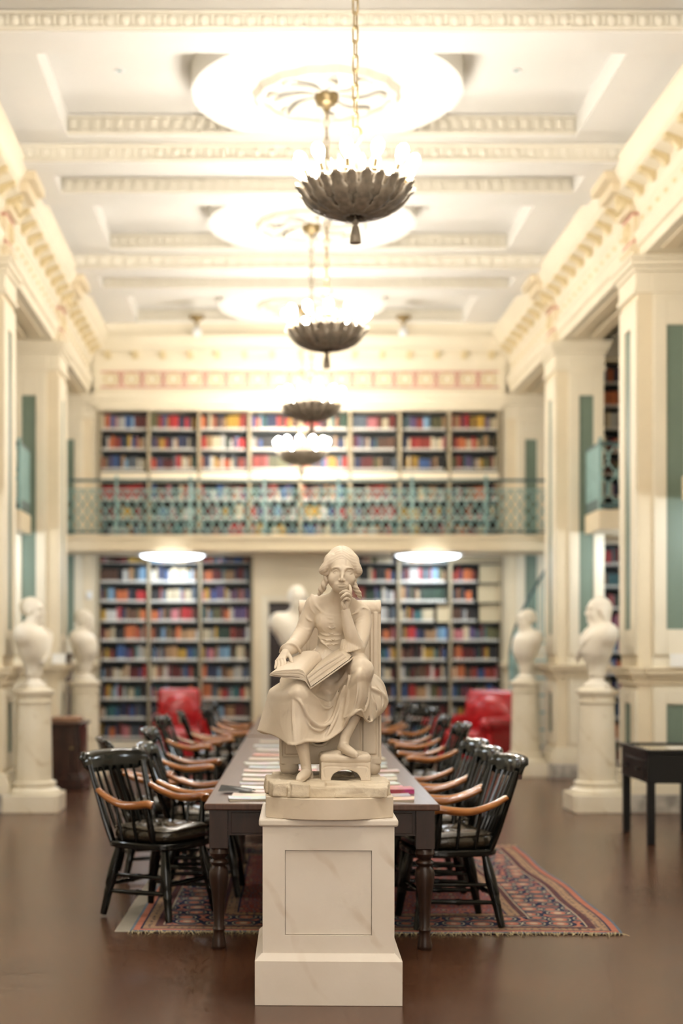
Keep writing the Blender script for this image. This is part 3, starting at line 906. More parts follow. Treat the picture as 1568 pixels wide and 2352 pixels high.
# columns in view first, so that the individuals are the books that show largest
bookcase('bookcase', 'tall bookcase under the balcony, left of the dark doorway', LX, lowz, lowtop, YB, .30,
         {0: 'outer column, left lower bookcase', 1: 'middle column, left lower bookcase', 2: 'doorway column, left lower bookcase'})
g = {(8, 2): (0, .55), (7, 2): (0, .52), (6, 2): (0, .55), (6, 1): (0, .72), (5, 2): (0, 1)}
bookcase('bookcase', 'tall half-filled bookcase under the balcony behind the red armchair', RX, lowz, lowtop, YB, .30, None, gaps=g, blank={(9, 2)})
UX = [X_(p) for p in (228, 342, 457, 573, 689, 804, 918, 1032, 1147)]
upz = [3.285, 3.565, 3.845, 4.30, 4.60, 4.90]
uppert = thing('bookcase', 'long gallery bookcase of eight columns behind the balcony railing', 'bookcase', ((UX[0] + UX[-1]) / 2, YB, 3.26))
def upper():
    rel = uppert.location
    def part(nm, m, *q):
        b = MB(); b.box(*q); return b.build(nm, m, uppert, rel=rel)
    part('back_board', M['shelfdark'], UX[0], UX[-1], YB + .28, YB + .30, 3.26, 5.22)
    for x in UX: part('upright', M['upright'], x - .022, x + .022, YB - .015, YB + .28, 3.26, 5.22)
    part('top_board', M['plaster'], UX[0] - .03, UX[-1] + .03, YB - .05, YB + .3, 5.20, 5.25)
    for a, b_ in zip(UX[:-1], UX[1:]):
        part('filler_panel', M['plaster'], a + .022, b_ - .022, YB - .004, YB + .02, 4.125, 4.275)
        for r, z in enumerate(upz):
            part('shelf', M['shelfedge'], a + .022, b_ - .022, YB, YB + .28, z - .025, z)
            nz = [3.54, 3.82, 4.125, 4.575, 4.875, 5.20][r]
            book_row(a + .022, b_ - .022, z, nz - z, YB + .02)
upper()

def balcony():
    xl, xr = mir(4.30), 4.30
    yf = 20.45
    b = MB(); b.box(xl, xr, yf, YB, 3.03, 3.26)
    b.box(xl, xr, yf - .03, yf, 3.20, 3.26); b.box(xl, xr, yf - .015, yf, 3.03, 3.07)
    sl = struct(b.build('wall_balcony', M['tan'], bevel=.004), 'cream balcony floor across the far end')
    # railing: standards, rails, lattice
    t = thing('balcony_railing', 'long teal iron lattice railing of the far balcony', 'railing', (XC, yf + .05, 3.26))
    rel = t.location; y = yf + .05
    def part(nm, m, fn):
        q = MB(); fn(q); return q.build(nm, m, t, rel=rel)
    part('top_rail', M['darkrail'], lambda q: q.box(xl, xr, y - .025, y + .025, 4.03, 4.065))
    part('mid_rail', M['teal'], lambda q: q.box(xl, xr, y - .012, y + .012, 3.90, 3.92))
    part('bottom_rail', M['darkrail'], lambda q: q.box(xl, xr, y - .02, y + .02, 3.29, 3.315))
    n = 7
    for i in range(n + 1):
        x = xl + (xr - xl) * i / n
        part('standard', M['teal'], lambda q: (q.box(x - .018, x + .018, y - .018, y + .018, 3.26, 4.05), q.lathe([(.01, 4.06), (.028, 4.085), (.02, 4.11), (.004, 4.125)], 8, (x, y, 0))))
    # lattice of oval links, one shared mesh, each link a part
    lm = MB()
    H = .145; Wd = .128
    ring = [(Wd / 2 * math.cos(2 * PI * k / 16) , 0, H / 2 * math.sin(2 * PI * k / 16)) for k in range(16)]
    for s_ in (-1, 1):
        lm.tube(smooth_path([(0, 0, -.29), (s_ * Wd * .5, 0, -.193), (0, 0, -.097), (s_ * Wd * .5, 0, 0), (0, 0, .097), (s_ * Wd * .5, 0, .193), (0, 0, .29)], 3), .010, 4)
    lm.lathe([(.012, -.012), (.024, 0), (.012, .012)], 6, (0, 0, .097)); lm.lathe([(.012, -.012), (.024, 0), (.012, .012)], 6, (0, 0, -.097))
    m = lm.mesh('lattice', M['teal'])
    nn = int((xr - xl) / Wd)
    for i in range(nn):
        obj('lattice', m, t, loc=(xl + (i + .5) * (xr - xl) / nn - rel[0], 0, 3.605 - 3.26))
    # round lamps on the underside
    for px, nm in ((395, 'left'), (985, 'right')):
        x = (px - 600) * 20.75 / FPX
        t2 = thing('ceiling_lamp', 'round cool white flush lamp under the balcony, %s of the statue' % nm, 'lamp', (x, 20.85, 3.03), group='flush lamps under the balcony')
        r = MB(); r.lathe([(.50, 0), (.53, -.02), (.51, -.045), (.47, -.04)], 32, caps=False); r.build('rim', M['white'], t2)
        d = MB(); d.lathe([(.48, -.03), (.42, -.075), (.25, -.10), (.02, -.11)], 32); d.build('diffuser', M['coolglass'], t2)
        light('lamp_light', 'POINT', (0, -.05, -.22), COOL_W * .55, (.80, .90, 1.0), .20, t2)
balcony()

def doorway():
    x0, x1 = X_(617), X_(770)
    b = MB()
    b.box(X_(579) , x0, YB, YB + .3, 0, 3.03); b.box(x1, X_(800), YB, YB + .3, 0, 3.03); b.box(x0, x1, YB, YB + .3, 2.32, 3.03)
    struct(b.build('wall_middle', M['tan']), 'cream wall between the lower bookcases')
    d = MB(); d.box(x0, x1, YB + .12, YB + .16, 0, 2.32)
    door = struct(d.build('door_1', M['door']), 'dark wooden door behind the bust')
    for (a, b_) in ((.06, .46), (.54, .94)):
        for (z0, z1) in ((.15, 1.0), (1.1, 2.15)):
            q = MB(); q.box(x0 + (x1 - x0) * a, x0 + (x1 - x0) * b_, YB + .108, YB + .12, z0, z1); q.build('panel', M['door'], door, bevel=.008)
    f = MB()
    for (a, b_, z0, z1) in ((x0 - .10, x0, 0, 2.42), (x1, x1 + .10, 0, 2.42), (x0, x1, 2.32, 2.42)): f.box(a, b_, YB - .04, YB, z0, z1)
    struct(f.build('trim_door', M['plaster'], bevel=.008), 'cream door casing')
    # side returns beside the bookcases up to the corner piers
    w = MB()
    for a, b_ in ((mir(4.4), LX[0] - .02), (RX[-1] + .02, 4.4)): w.box(a, b_, YB + .02, YB + .3, 0, 5.3)
    struct(w.build('wall_return', M['plaster']), 'cream wall strips beside the far bookcases')
    # switch plate on the left strip
    s = MB(); p = P(205, 1367, YB); s.box(p.x - .04, p.x + .04, YB - .02, YB + .02, p.z - .06, p.z + .06)
    t = tag(s.build('switch_plate', M['white'], bevel=.006), 'small white switch plate on the wall left of the bookcase', 'switch')
    l = MB(); l.box(p.x - .01, p.x + .01, YB - .028, YB - .02, p.z - .02, p.z + .02); l.build('toggle', M['white'], t)
doorway()

def galleries():
    """galleries in the side aisles with railings, stacks and cool lamps"""
    for side, s_ in (('right', 1), ('left', -1)):
        fx = (lambda x: x) if s_ > 0 else mir
        for (ya, yb) in ((16.85, YB + .5), (12.7, 14.6)):
            g = MB(); A, B = sorted((fx(4.41 if ya < 14 else 4.14), fx(XA))); 
            if ya > 15: 
                g.box(*sorted((fx(4.0), fx(XA))), ya, 17.60, 3.03, 3.26); g.box(*sorted((fx(4.40), fx(XA))), 17.60, yb, 3.03, 3.26)
            else: (g.box(*sorted((fx(4.05), fx(XA))), ya, 13.70, 3.03, 3.26), g.box(*sorted((fx(4.40), fx(XA))), 13.70, yb, 3.03, 3.26))
            struct(g.build('wall_gallery', M['tan']), 'cream gallery floor in the %s aisle' % side)
        t = thing('gallery_railing', 'teal lattice railing of the gallery in the %s aisle' % side, 'railing', (fx(5.3), 16.9, 3.26))
        rel = t.location
        def part(nm, m, *bxs):
            q = MB()
            for b in bxs: q.box(*b)
            return q.build(nm, m, t, rel=rel)
        xa, xb = sorted((fx(4.02), fx(6.5)))
        part('top_rail', M['darkrail'], (xa, xb, 16.88, 16.93, 4.03, 4.07)); part('bottom_rail', M['darkrail'], (xa, xb, 16.88, 16.92, 3.28, 3.34))
        ra, rb_ = sorted((fx(4.01), fx(4.04)))
        part('top_rail', M['darkrail'], (ra, rb_, 16.9, 17.60, 4.03, 4.07)); part('bottom_rail', M['darkrail'], (ra, rb_, 16.9, 17.60, 3.28, 3.40))
        part('side_screen', M['teal'], *[(ra, rb_, 16.93 + i * .075, 16.985 + i * .075, 3.4, 4.03) for i in range(9)])
        m = MB()
        for sg in (-1, 1):
            m.tube(smooth_path([(sg * .085, 0, -.34), (-sg * .012, 0, -.17), (sg * .085, 0, 0), (-sg * .012, 0, .17), (sg * .085, 0, .34)], 5), .012, 5)
        me = m.mesh('lattice', M['teal'])
        for i in range(12): obj('lattice', me, t, loc=(fx(4.12 + i * .18) - rel[0], 0, .43))
        part('standard', M['teal'], (fx(4.025) - .02, fx(4.025) + .02, 16.88, 16.92, 3.26, 4.12))
        # stacks of books facing the hall's entrance
        xs = sorted((fx(4.32), fx(5.16), fx(6.0)))
        bookcase('bookcase', 'aisle bookcase under the gallery, glimpsed between the %s piers' % side, xs, [.1 + .29 * i for i in range(10)], 3.0, 18.75, .3)
        bookcase('bookcase', 'gallery bookcase high up, glimpsed between the %s piers' % side, xs, [3.30 + .30 * i for i in range(7)], 5.4, 18.75, .3, z_base=None)
        # lamps below the galleries
        for (x, y) in ((4.72, 17.1), (4.72, 13.0), (5.0, 20.0), (5.1, 9.2)):
            t2 = thing('ceiling_lamp', 'cool white strip lamp under the gallery at %s of the %s aisle' % ({17.1: 'the middle', 13.0: 'the near part', 20.0: 'the far end', 9.2: 'the front'}[y], side), 'lamp', (fx(x), y, 3.03 if y > 10 else 3.4))
            q = MB(); q.box(-.32, .32, -.10, .10, -.06, 0); q.build('housing', M['white'], t2, bevel=.01)
            q = MB(); q.box(-.30, .30, -.08, .08, -.085, -.055); q.build('diffuser', M['coolglass'], t2, bevel=.015)
            light('lamp_light', 'POINT', (0, -.02, -.16), COOL_W, (.80, .90, 1.0), .10, t2)
            if y < 10:
                q = MB(); q.tube([(0, 0, 0), (0, 0, 2.35)], .012, 6); q.build('rod', M['white'], t2)
galleries()
o = ROWS.build('book_rows', M['bookattr'], smooth=False)
stuff(o, 'rows of further books filling the remaining shelves', 'books')

# ---------------------------------------------------------------- chandeliers
def chandelier(label):
    """origin at the bowl rim's centre (z = 4.42)"""
    t = thing('chandelier', label, 'chandelier', group='bowl chandeliers down the middle of the hall')
    ztop = ZS - 4.42
    b = MB(); b.lathe([(.02, -.165), (.10, -.158), (.20, -.12), (.275, -.065), (.31, -.02), (.295, -.02), (.26, -.055), (.18, -.10), (.02, -.14)], 32)
    b.build('bowl', M['bronze'], t)
    # acanthus leaves lapping over the bowl, tips curling out
    lf = MB()
    nu, nv = 14, 4
    for i in range(nu + 1):
        u = i / nu
        r = .05 + .27 * math.sin(u * 1.45); z = -.178 + .178 * u ** 1.8
        wdt = .050 * math.sin(PI * min(1, .14 + u * .78)) ** .7 * (1 + .22 * math.sin(u * 30))
        for j in range(nv + 1):
            v = (j / nv - .5) * 2
            lift = .014 * (1 - v * v) + .010 * (j % 2) * u
            lf.v.append((r + lift * .8 + (.018 if u > .9 else 0), v * wdt, z - lift * (1 - u) * .6 + (.0 if abs(v) < .9 else -.006)))
    for i in range(nu):
        for j in range(nv):
            a = i * (nv + 1) + j
            lf.f.append((a, a + nv + 1, a + nv + 2, a + 1)); lf.m.append(0)
    lm = lf.mesh('leaf', M['bronze'], sharp=60)
    for k in range(36):
        o = obj('leaf', lm, t); o.rotation_euler = (0, 0, 2 * PI * k / 24 + (.13 if k >= 24 else 0)); sc = (1.0 if k % 2 else 1.05) if k < 24 else .72; o.scale = (sc, sc, sc)
        if k >= 24: o.rotation_euler = (0, 0, 2 * PI * (k - 24 + .5) / 12); o.location = (0, 0, -.045)
        md = o.modifiers.new('thick', 'SOLIDIFY'); md.thickness = .005
    # inner crown of small leaves
    c = MB()
    for k in range(14):
        a = 2 * PI * k / 14; ca, sa = math.cos(a), math.sin(a)
        c.add([(.11 * ca - .03 * sa, .11 * sa + .03 * ca, .02), (.11 * ca + .03 * sa, .11 * sa - .03 * ca, .02), (.16 * ca + .02 * sa, .16 * sa - .02 * ca, .12), (.17 * ca, .17 * sa, .15), (.16 * ca - .02 * sa, .16 * sa + .02 * ca, .12)], [(0, 1, 2, 3, 4)])
    c.lathe([(.10, -.02), (.115, .05), (.06, .10), (.03, .22), (.02, .23)], 16)
    c.build('crown', M['bronze'], t)
    # bulbs on candle sockets, leaning outwards
    bb = MB(); bb.lathe([(.014, 0), (.018, .012), (.032, .036), (.040, .064), (.037, .090), (.022, .112), (.004, .120)], 14)
    bm = bb.mesh('bulb', M['bulb'])
    sb = MB(); sb.lathe([(.020, -.07), (.024, -.055), (.014, -.045), (.014, .005)], 10); sm = sb.mesh('socket', M['brass'])
    for k in range(12):
        a = 2 * PI * (k + .35) / 12
        ro = Matrix.Rotation(a, 4, 'Z') @ Matrix.Rotation(R_(26), 4, 'Y')
        s_ = obj('socket', sm, t); s_.matrix_local = Matrix.Translation((.325 * math.cos(a), .325 * math.sin(a), .06)) @ ro
        o = obj('bulb', bm, s_)
        if k % 2 == 0: light('bulb_light', 'POINT', (.46 * math.cos(a), .46 * math.sin(a), .20), CH_W, (1.0, .94, .85), .045, t)
    # tassel
    q = MB(); q.lathe([(.006, -.17), (.006, -.205), (.016, -.215), (.022, -.232), (.012, -.242), (.020, -.255), (.031, -.31), (.035, -.352), (.0, -.352)], 16)
    q.build('tassel', M['bronze'], t)
    # ring and chain
    r = MB(); r.tube([(.055 * math.cos(2 * PI * i / 24), 0, .30 + .055 * math.sin(2 * PI * i / 24)) for i in range(24)], .009, 8, closed=True)
    r.build('ring', M['brass'], t)
    l = MB()
    pts = [(.017 * math.cos(a), 0, (.035 if math.sin(a) > 0 else -.035) + .017 * math.sin(a)) for a in [2 * PI * (i + .5) / 12 for i in range(12)]]
    l.tube(pts, .0062, 6, closed=True)
    lmesh = l.mesh('chain_link', M['brass'])
    z = .395; i = 0
    while z < ztop - .12:
        o = obj('chain_link', lmesh, t, loc=(0, 0, z)); o.rotation_euler = (0, 0, R_(20 + 90 * (i % 2))); z += .088; i += 1
    cp = MB(); cp.lathe([(.010, ztop - .15), (.026, ztop - .135), (.030, ztop - .105), (.070, ztop - .095), (.098, ztop - .065), (.108, ztop - .03), (.104, ztop), (.0, ztop)], 24)
    cp.build('canopy', M['brass'], t)
    return t
CHL = {8.70: 'nearest chandelier, dark leafy bowl ringed with lit bulbs, hanging on a chain', 12.52: 'second chandelier down the hall, leafy bowl of lit bulbs with a tassel',
       16.33: 'third chandelier down the hall, its bulbs before the top bookshelves', 20.15: 'farthest chandelier, smallest in view, hanging before the gallery books',
       4.88: 'chandelier overhead in front of the pedestal', 1.07: 'chandelier overhead by the entrance end of the hall'}
ch0 = None
for y, lab in CHL.items():
    if ch0 is None: ch0 = o = chandelier(lab)
    else: o = copy_tree(ch0); o['label'] = lab
    o.location = (XC, y, 4.42); o.rotation_euler = (0, 0, y * 1.7)

def back_spots():
    for px, nm in ((450, 'left'), (930, 'right')):
        t = thing('ceiling_spotlight', 'small brass ceiling spotlight %s of the chandelier row at the far cornice' % nm, 'spotlight', (P(px, 770, 20.5).x, 20.75, ZS), group='spotlights at the far cornice')
        b = MB(); b.lathe([(.11, 0), (.11, -.03), (.05, -.07), (.02, -.10), (.02, -.16)], 16, caps=False); b.build('mount', M['brass'], t)
        l = MB(); l.lathe([(.02, -.15), (.06, -.19), (.07, -.25), (.05, -.29), (.01, -.30)], 14); l.build('globe', M['white'], t)
back_spots()
b = MB(); b.box(mir(XA), XA, Y0 - .1, YB + .6, 6.76, 6.86)
struct(b.build('light_seal_slab', M['ceil']), 'added slab above the ceiling sealing out sky light')  # unseen slab, added to stop world light leaking in over the ceiling

# ---------------------------------------------------------------- long tables
TH = .77
def table(label, y0, length, xoff):
    t = thing('library_table', label, 'table', (xoff, y0, 0), PED_ROT, group='long reading tables end to end')
    hw = .617
    b = MB(); b.box(-hw, hw, 0, length, TH - .035, TH); b.build('table_top', M['tabletop'], t, bevel=.008)
    ih = hw - .05
    for s_ in (-1, 1):
        a = MB(); a.box(s_ * ih - .014, s_ * ih + .014, .06, length - .06, TH - .17, TH - .035); a.build('apron', M['tablewood'], t)
    for y in (.06, length - .06):
        a = MB(); a.box(-ih, ih, y - .014, y + .014, TH - .17, TH - .035); a.build('apron', M['tablewood'], t)
        for x0, x1 in ((-ih + .09, -.02), (.02, ih - .09)):
            d = MB(); yy = y - .014 if y < 1 else y + .014
            d.box(x0, x1, min(yy, yy - .006), max(yy, yy + .006), TH - .16, TH - .05); d.build('drawer_front', M['tablewood'], t, bevel=.003)
    prof = [(.036, 0), (.040, .01), (.040, .02), (.034, .05), (.028, .085), (.031, .10), (.036, .105), (.031, .112), (.027, .12), (.030, .20), (.040, .30), (.050, .36), (.052, .40), (.046, .425),
            (.032, .44), (.045, .45), (.050, .458), (.045, .467), (.032, .475), (.040, .485), (.052, .505), (.048, .525), (.036, .535), (.036, .54)]
    lg = MB(); lg.lathe(prof, 20); lg.box(-.048, .048, -.048, .048, .535, TH - .036)
    lm = lg.mesh('leg', M['tablewood'])
    ys = (.062, length - .062) if length < 5 else (.062, length / 2, length - .062)
    for y in ys:
        for s_ in (-1, 1): obj('leg', lm, t, loc=(s_ * (hw - .075), y, .0135 if length > 5 and 1 < y < 4 else 0))
    return t
table('long dark reading table behind the statue, strewn with magazines', 7.44, 6.05, .316)
table('second long table beyond the first, towards the far bookcases', 13.62, 4.3, .316 + .0257 * 6.18)

# ---------------------------------------------------------------- captain's chairs
def make_chair():
    """faces +x, origin on the floor under the seat"""
    t = thing('armchair_captain', 'x', 'chair', group='black spindle-back armchairs around the tables')
    K = M['black']
    # seat: saddle board with rounded outline
    out = []
    for i in range(28):
        a = 2 * PI * i / 28; c, s = math.cos(a), math.sin(a)
        out.append((.255 * abs(c) ** .55 * (1 if c > 0 else -1), .265 * abs(s) ** .55 * (1 if s > 0 else -1)))
    b = MB(); b.prism(out, lambda u, v, q: (u, v, q), .405, .445); b.build('seat', K, t, bevel=.010)
    # leather cushion, soft and buttoned
    c = MB(); n = 28; rings = [(.93, .446), (1.02, .468), (1.02, .502), (.92, .530), (.62, .536), (.32, .526), (.08, .534)]
    for sc, z in rings:
        for i in range(n):
            a = 2 * PI * i / n; wob = .007 * math.sin(3 * a + 1) + .006 * math.sin(5 * a)
            c.v.append((out[i][0] * sc * .92 + .01, out[i][1] * sc * .88, z + (wob if z > .48 else 0)))
    for j in range(len(rings) - 1):
        for i in range(n): c.f.append((j * n + i, j * n + (i + 1) % n, (j + 1) * n + (i + 1) % n, (j + 1) * n + i))
    c.f += [tuple(range(n - 1, -1, -1)), tuple(range((len(rings) - 1) * n, len(rings) * n))]; c.m = [0] * len(c.f)
    cu = c.build('cushion', M['cushion'], t, sharp=80)
    p = MB(); p.tube([(out[i][0] * .925 + .01, out[i][1] * .885, -.0 + .520 + .007 * math.sin(3 * 2 * PI * i / n + 1)) for i in range(n)], .006, 6, closed=True); p.build('piping', M['cushion'], cu)
    # legs and stretchers
    tops = {}
    for sx in (-1, 1):
        for sy in (-1, 1):
            a, b_ = Vector((sx * .17, sy * .18, .41)), Vector((sx * .235 - (.02 if sx < 0 else 0), sy * .225, 0))
            f = lambda u, a=a, b_=b_: tuple(a + (b_ - a) * u)
            l = MB(); l.tube([f(u) for u in (0, .08, .2, .35, .55, .62, .66, .7, .85, 1)], [.021, .023, .029, .033, .030, .025, .028, .025, .023, .020], 12)
            l.build('leg', K, t); tops[(sx, sy)] = f
    def stretch(p, q, r=.0135):
        s_ = MB(); p, q = Vector(p), Vector(q); s_.tube([tuple(p + (q - p) * u) for u in (0, .2, .45, .5, .55, .8, 1)], [r * .75, r, r * 1.15, r * 1.45, r * 1.15, r, r * .75], 10); s_.build('stretcher', K, t)
    for sy in (-1, 1): stretch(tops[(-1, sy)](.66), tops[(1, sy)](.62)); stretch(tops[(-1, sy)](.42), tops[(1, sy)](.40), .011)
    stretch(tops[(1, -1)](.50), tops[(1, 1)](.50)); stretch(tops[(-1, -1)](.56), tops[(-1, 1)](.56))
    # back posts, spindles, crest
    def back(y, z):                                       # x of the raked, curved back at width y, height z
        return -.205 - (z - .44) * .31 - .05 * (1 - (y / .27) ** 2) * min(1, (z - .44) / .4)
    for sy in (-1, 1):
        pts = [(back(sy * (.215 + .03 * u), .43 + .45 * u) + .012, sy * (.215 + .035 * u), .43 + .45 * u) for u in [i / 8 for i in range(9)]]
        l = MB(); l.tube(pts, [.020, .023, .024, .023, .021, .020, .019, .018, .017], 10, flat=(1.15, .9)); l.build('back_post', K, t)
    for k in range(6):
        y = -.145 + .29 * k / 5
        pts = [(back(y * (1 + .18 * u), .43 + .43 * u) + .01, y * (1 + .18 * u), .43 + .43 * u) for u in [i / 6 for i in range(7)]]
        l = MB(); l.tube(pts, [.008, .0105, .012, .0115, .0105, .0095, .008], 8); l.build('spindle', K, t)
    cr = MB(); nu = 24; sec = [(-.012, 0), (.010, 0), (.013, .06), (.008, .105), (-.008, .124), (-.030, .128), (-.038, .115), (-.022, .09), (-.016, .04)]
    for i in range(nu + 1):
        y = -.29 + .58 * i / nu; e = abs(y) / .29
        hgt = 1.0 - .10 * max(0, (e - .45)) * 2 - (.42 * max(0, e - .86) / .14); z0 = .832 + .034 * max(0, e - .75) / .25
        for (u, v) in sec: cr.v.append((back(y * .95, .88) + u - .01 * (v / .1), y, z0 + v * hgt))
    m_ = len(sec)
    for i in range(nu):
        for j in range(m_): cr.f.append((i * m_ + j, i * m_ + (j + 1) % m_, (i + 1) * m_ + (j + 1) % m_, (i + 1) * m_ + j))
    cr.f += [tuple(range(m_ - 1, -1, -1)), tuple(range(nu * m_, (nu + 1) * m_))]; cr.m = [0] * len(cr.f)
    cr.build('crest_rail', K, t, sharp=60)
    # arms
    for sy in (-1, 1):
        xb = back(.25, .72) + .02
        pts = smooth_path([(xb, sy * .243, .735), (xb + .07, sy * .255, .700), (xb + .17, sy * .268, .668), (-.03, sy * .278, .660), (.06, sy * .282, .668), (.115, sy * .275, .676), (.145, sy * .262, .668)], 4)
        n_ = len(pts)
        a = MB(); a.tube(pts, [.019 + .011 * min(1, i / (n_ * .5)) for i in range(n_)], 12, flat=(1.2, .8)); a.build('arm', M['arm'], t, sharp=70)
        s_ = MB(); s_.tube([(.125, sy * .225, .43), (.122, sy * .24, .50), (.118, sy * .255, .58), (.112, sy * .268, .66)], [.016, .022, .019, .014], 10); s_.build('arm_support', K, t)
        for x0, x1 in ((.01, .0), (-.095, -.12)):
            q = MB(); q.tube([(x0, sy * .235, .43), ((x0 + x1) / 2, sy * .258, .55), (x1, sy * .272, .658)], [.008, .011, .008], 8); q.build('arm_spindle', K, t)
    return t
CH = [  # x, y, angle, label
    (-.60, 8.48, -34, 'black armchair in front on the left, angled out, shiny leather cushion in full view'),
    (1.07, 8.20, 188, 'black armchair in front on the right, drawn up beside the statue pedestal'),
    (-.37, 9.25, -3, 'black armchair tucked directly behind the front left chair'),
    (-.72, 9.95, 12, 'black armchair pushed out from the table, left of its neighbours, only its crest showing'),
    (-.50, 11.15, -4, 'fourth black armchair along the left of the table'),
    (-.59, 13.7, -8, 'black armchair at left in front of the red chair, arms tilted to the table'),
    (-.45, 14.8, 3, 'black armchair just right of the red chair back on the left'),
    (-.25, 15.9, -6, 'black armchair with its arm against the second table, left side'),
    (-.26, 17.3, -10, 'farthest black armchair on the left, before the doorway end of the bookcase'),
    (1.06, 8.92, 183, 'second black armchair along the right of the table'),
    (1.09, 9.66, 186, 'third black armchair along the right of the table'),
    (1.36, 12.25, 184, 'fourth black armchair along the right, drawn back a little'),
    (1.42, 13.85, 182, 'fifth black armchair along the right of the tables'),
    (1.52, 15.95, 205, 'sixth black armchair on the right, turned towards the camera'),
    (1.36, 17.05, 192, 'farthest black armchair on the right of the second table'),
]
ch_ = make_chair()
for i, (x, y, a, lab) in enumerate(CH):
    o = ch_ if i == 0 else copy_tree(ch_)
    o.name = 'spindle_armchair'
    o.location = (x, y, .0135 if 7.9 < y < 11.3 else 0); o.rotation_euler = (0, 0, R_(a)); o['label'] = lab

# ---------------------------------------------------------------- rug
def rug_mat(w, l):
    m, nt, b = new_mat('persian_rug')
    L = nt.links.new
    tc = N(nt, 'ShaderNodeTexCoord'); sep = N(nt, 'ShaderNodeSeparateXYZ'); L(tc.outputs['UV'], sep.inputs[0])
    def mth(op, a, c=None):
        n = N(nt, 'ShaderNodeMath', operation=op)
        for i, v in enumerate((a, c)):
            if v is None: continue
            if isinstance(v, (int, float)): n.inputs[i].default_value = v
            else: L(v, n.inputs[i])
        return n.outputs[0]
    dx = mth('SUBTRACT', w / 2, mth('ABSOLUTE', sep.outputs['X'])); dy = mth('SUBTRACT', l / 2, mth('ABSOLUTE', sep.outputs['Y']))
    d = mth('MINIMUM', dx, dy)                             # distance from the edge
    along = N(nt, 'ShaderNodeMix'); L(mth('LESS_THAN', dx, dy), along.inputs['Factor']); L(sep.outputs['X'], along.inputs['A']); L(sep.outputs['Y'], along.inputs['B'])
    al = along.outputs['Result']
    def ramp(fac, stops, const=True):
        r = N(nt, 'ShaderNodeValToRGB'); r.color_ramp.interpolation = 'CONSTANT' if const else 'LINEAR'
        while len(r.color_ramp.elements) < len(stops): r.color_ramp.elements.new(.5)
        for e, (p, c) in zip(r.color_ramp.elements, stops): e.position = p; e.color = c
        L(fac, r.inputs[0]); return r.outputs[0]
    red, brick, navy, cream, rust, plum, blue, tan = srgb(160, 62, 44), srgb(150, 58, 46), srgb(40, 50, 80), srgb(196, 178, 146), srgb(196, 100, 62), srgb(104, 58, 56), srgb(110, 130, 150), srgb(170, 130, 92)
    base = ramp(mth('MULTIPLY', d, 1.0), [(0, blue), (.014, rust), (.050, navy), (.062, tan), (.125, plum), (.165, cream), (.172, navy), (.455, cream), (.462, plum), (.50, tan), (.565, navy), (.575, brick)])
    # motif: flower cells in the wide navy border, small stars in the guards, scattered sprigs in the field
    def cells(scale, vec=None):
        v = N(nt, 'ShaderNodeTexVoronoi'); v.inputs['Scale'].default_value = scale; v.inputs['Randomness'].default_value = .35; L(tc.outputs['Object'], v.inputs['Vector']); return v
    v1 = cells(6.5)
    mot = ramp(v1.outputs['Distance'], [(0, cream), (.16, rust), (.30, navy), (.38, cream), (.43, navy), (.60, rust), (.70, navy)])
    inb = mth('MULTIPLY', mth('GREATER_THAN', d, .178), mth('LESS_THAN', d, .45))
    m1 = N(nt, 'ShaderNodeMix', data_type='RGBA'); L(inb, m1.inputs['Factor']); L(base, m1.inputs['A']); L(mot, m1.inputs['B'])
    v2 = cells(26)
    st = mth('MULTIPLY', mth('LESS_THAN', v2.outputs['Distance'], .26), mth('ADD', mth('MULTIPLY', mth('GREATER_THAN', d, .066), mth('LESS_THAN', d, .16)), mth('MULTIPLY', mth('GREATER_THAN', d, .465), mth('LESS_THAN', d, .56))))
    m2 = N(nt, 'ShaderNodeMix', data_type='RGBA'); L(st, m2.inputs['Factor']); L(m1.outputs['Result'], m2.inputs['A']); m2.inputs['B'].default_value = navy
    v3 = cells(9)
    fl = ramp(v3.outputs['Distance'], [(0, cream), (.12, navy), (.22, rust), (.32, brick), (.47, blue), (.52, brick), (.62, red)])
    m3 = N(nt, 'ShaderNodeMix', data_type='RGBA'); L(mth('GREATER_THAN', d, .578), m3.inputs['Factor']); L(m2.outputs['Result'], m3.inputs['A']); L(fl, m3.inputs['B'])
    # abrash: faint weathered stripes along the weave
    n = N(nt, 'ShaderNodeTexNoise'); n.inputs['Scale'].default_value = 5; n.inputs['Detail'].default_value = 6; mp = N(nt, 'ShaderNodeMapping'); mp.inputs['Scale'].default_value = (1, 4, 1)
    L(tc.outputs['Object'], mp.inputs['Vector']); L(mp.outputs[0], n.inputs['Vector'])
    mr = N(nt, 'ShaderNodeMapRange'); mr.inputs[3].default_value = .6; mr.inputs[4].default_value = 1.1; L(n.outputs['Fac'], mr.inputs[0])
    hs = N(nt, 'ShaderNodeHueSaturation'); hs.inputs['Saturation'].default_value = .82; L(mr.outputs[0], hs.inputs['Value']); L(m3.outputs['Result'], hs.inputs['Color'])
    L(hs.outputs[0], b.inputs['Base Color']); b.inputs['Roughness'].default_value = .95; b.inputs['Specular IOR Level'].default_value = .1
    w2 = N(nt, 'ShaderNodeTexNoise'); w2.inputs['Scale'].default_value = 300; L(tc.outputs['Object'], w2.inputs['Vector'])
    bp = N(nt, 'ShaderNodeBump'); bp.inputs['Strength'].default_value = .3; bp.inputs['Distance'].default_value = .004; L(w2.outputs['Fac'], bp.inputs['Height']); L(bp.outputs[0], b.inputs['Normal'])
    return m
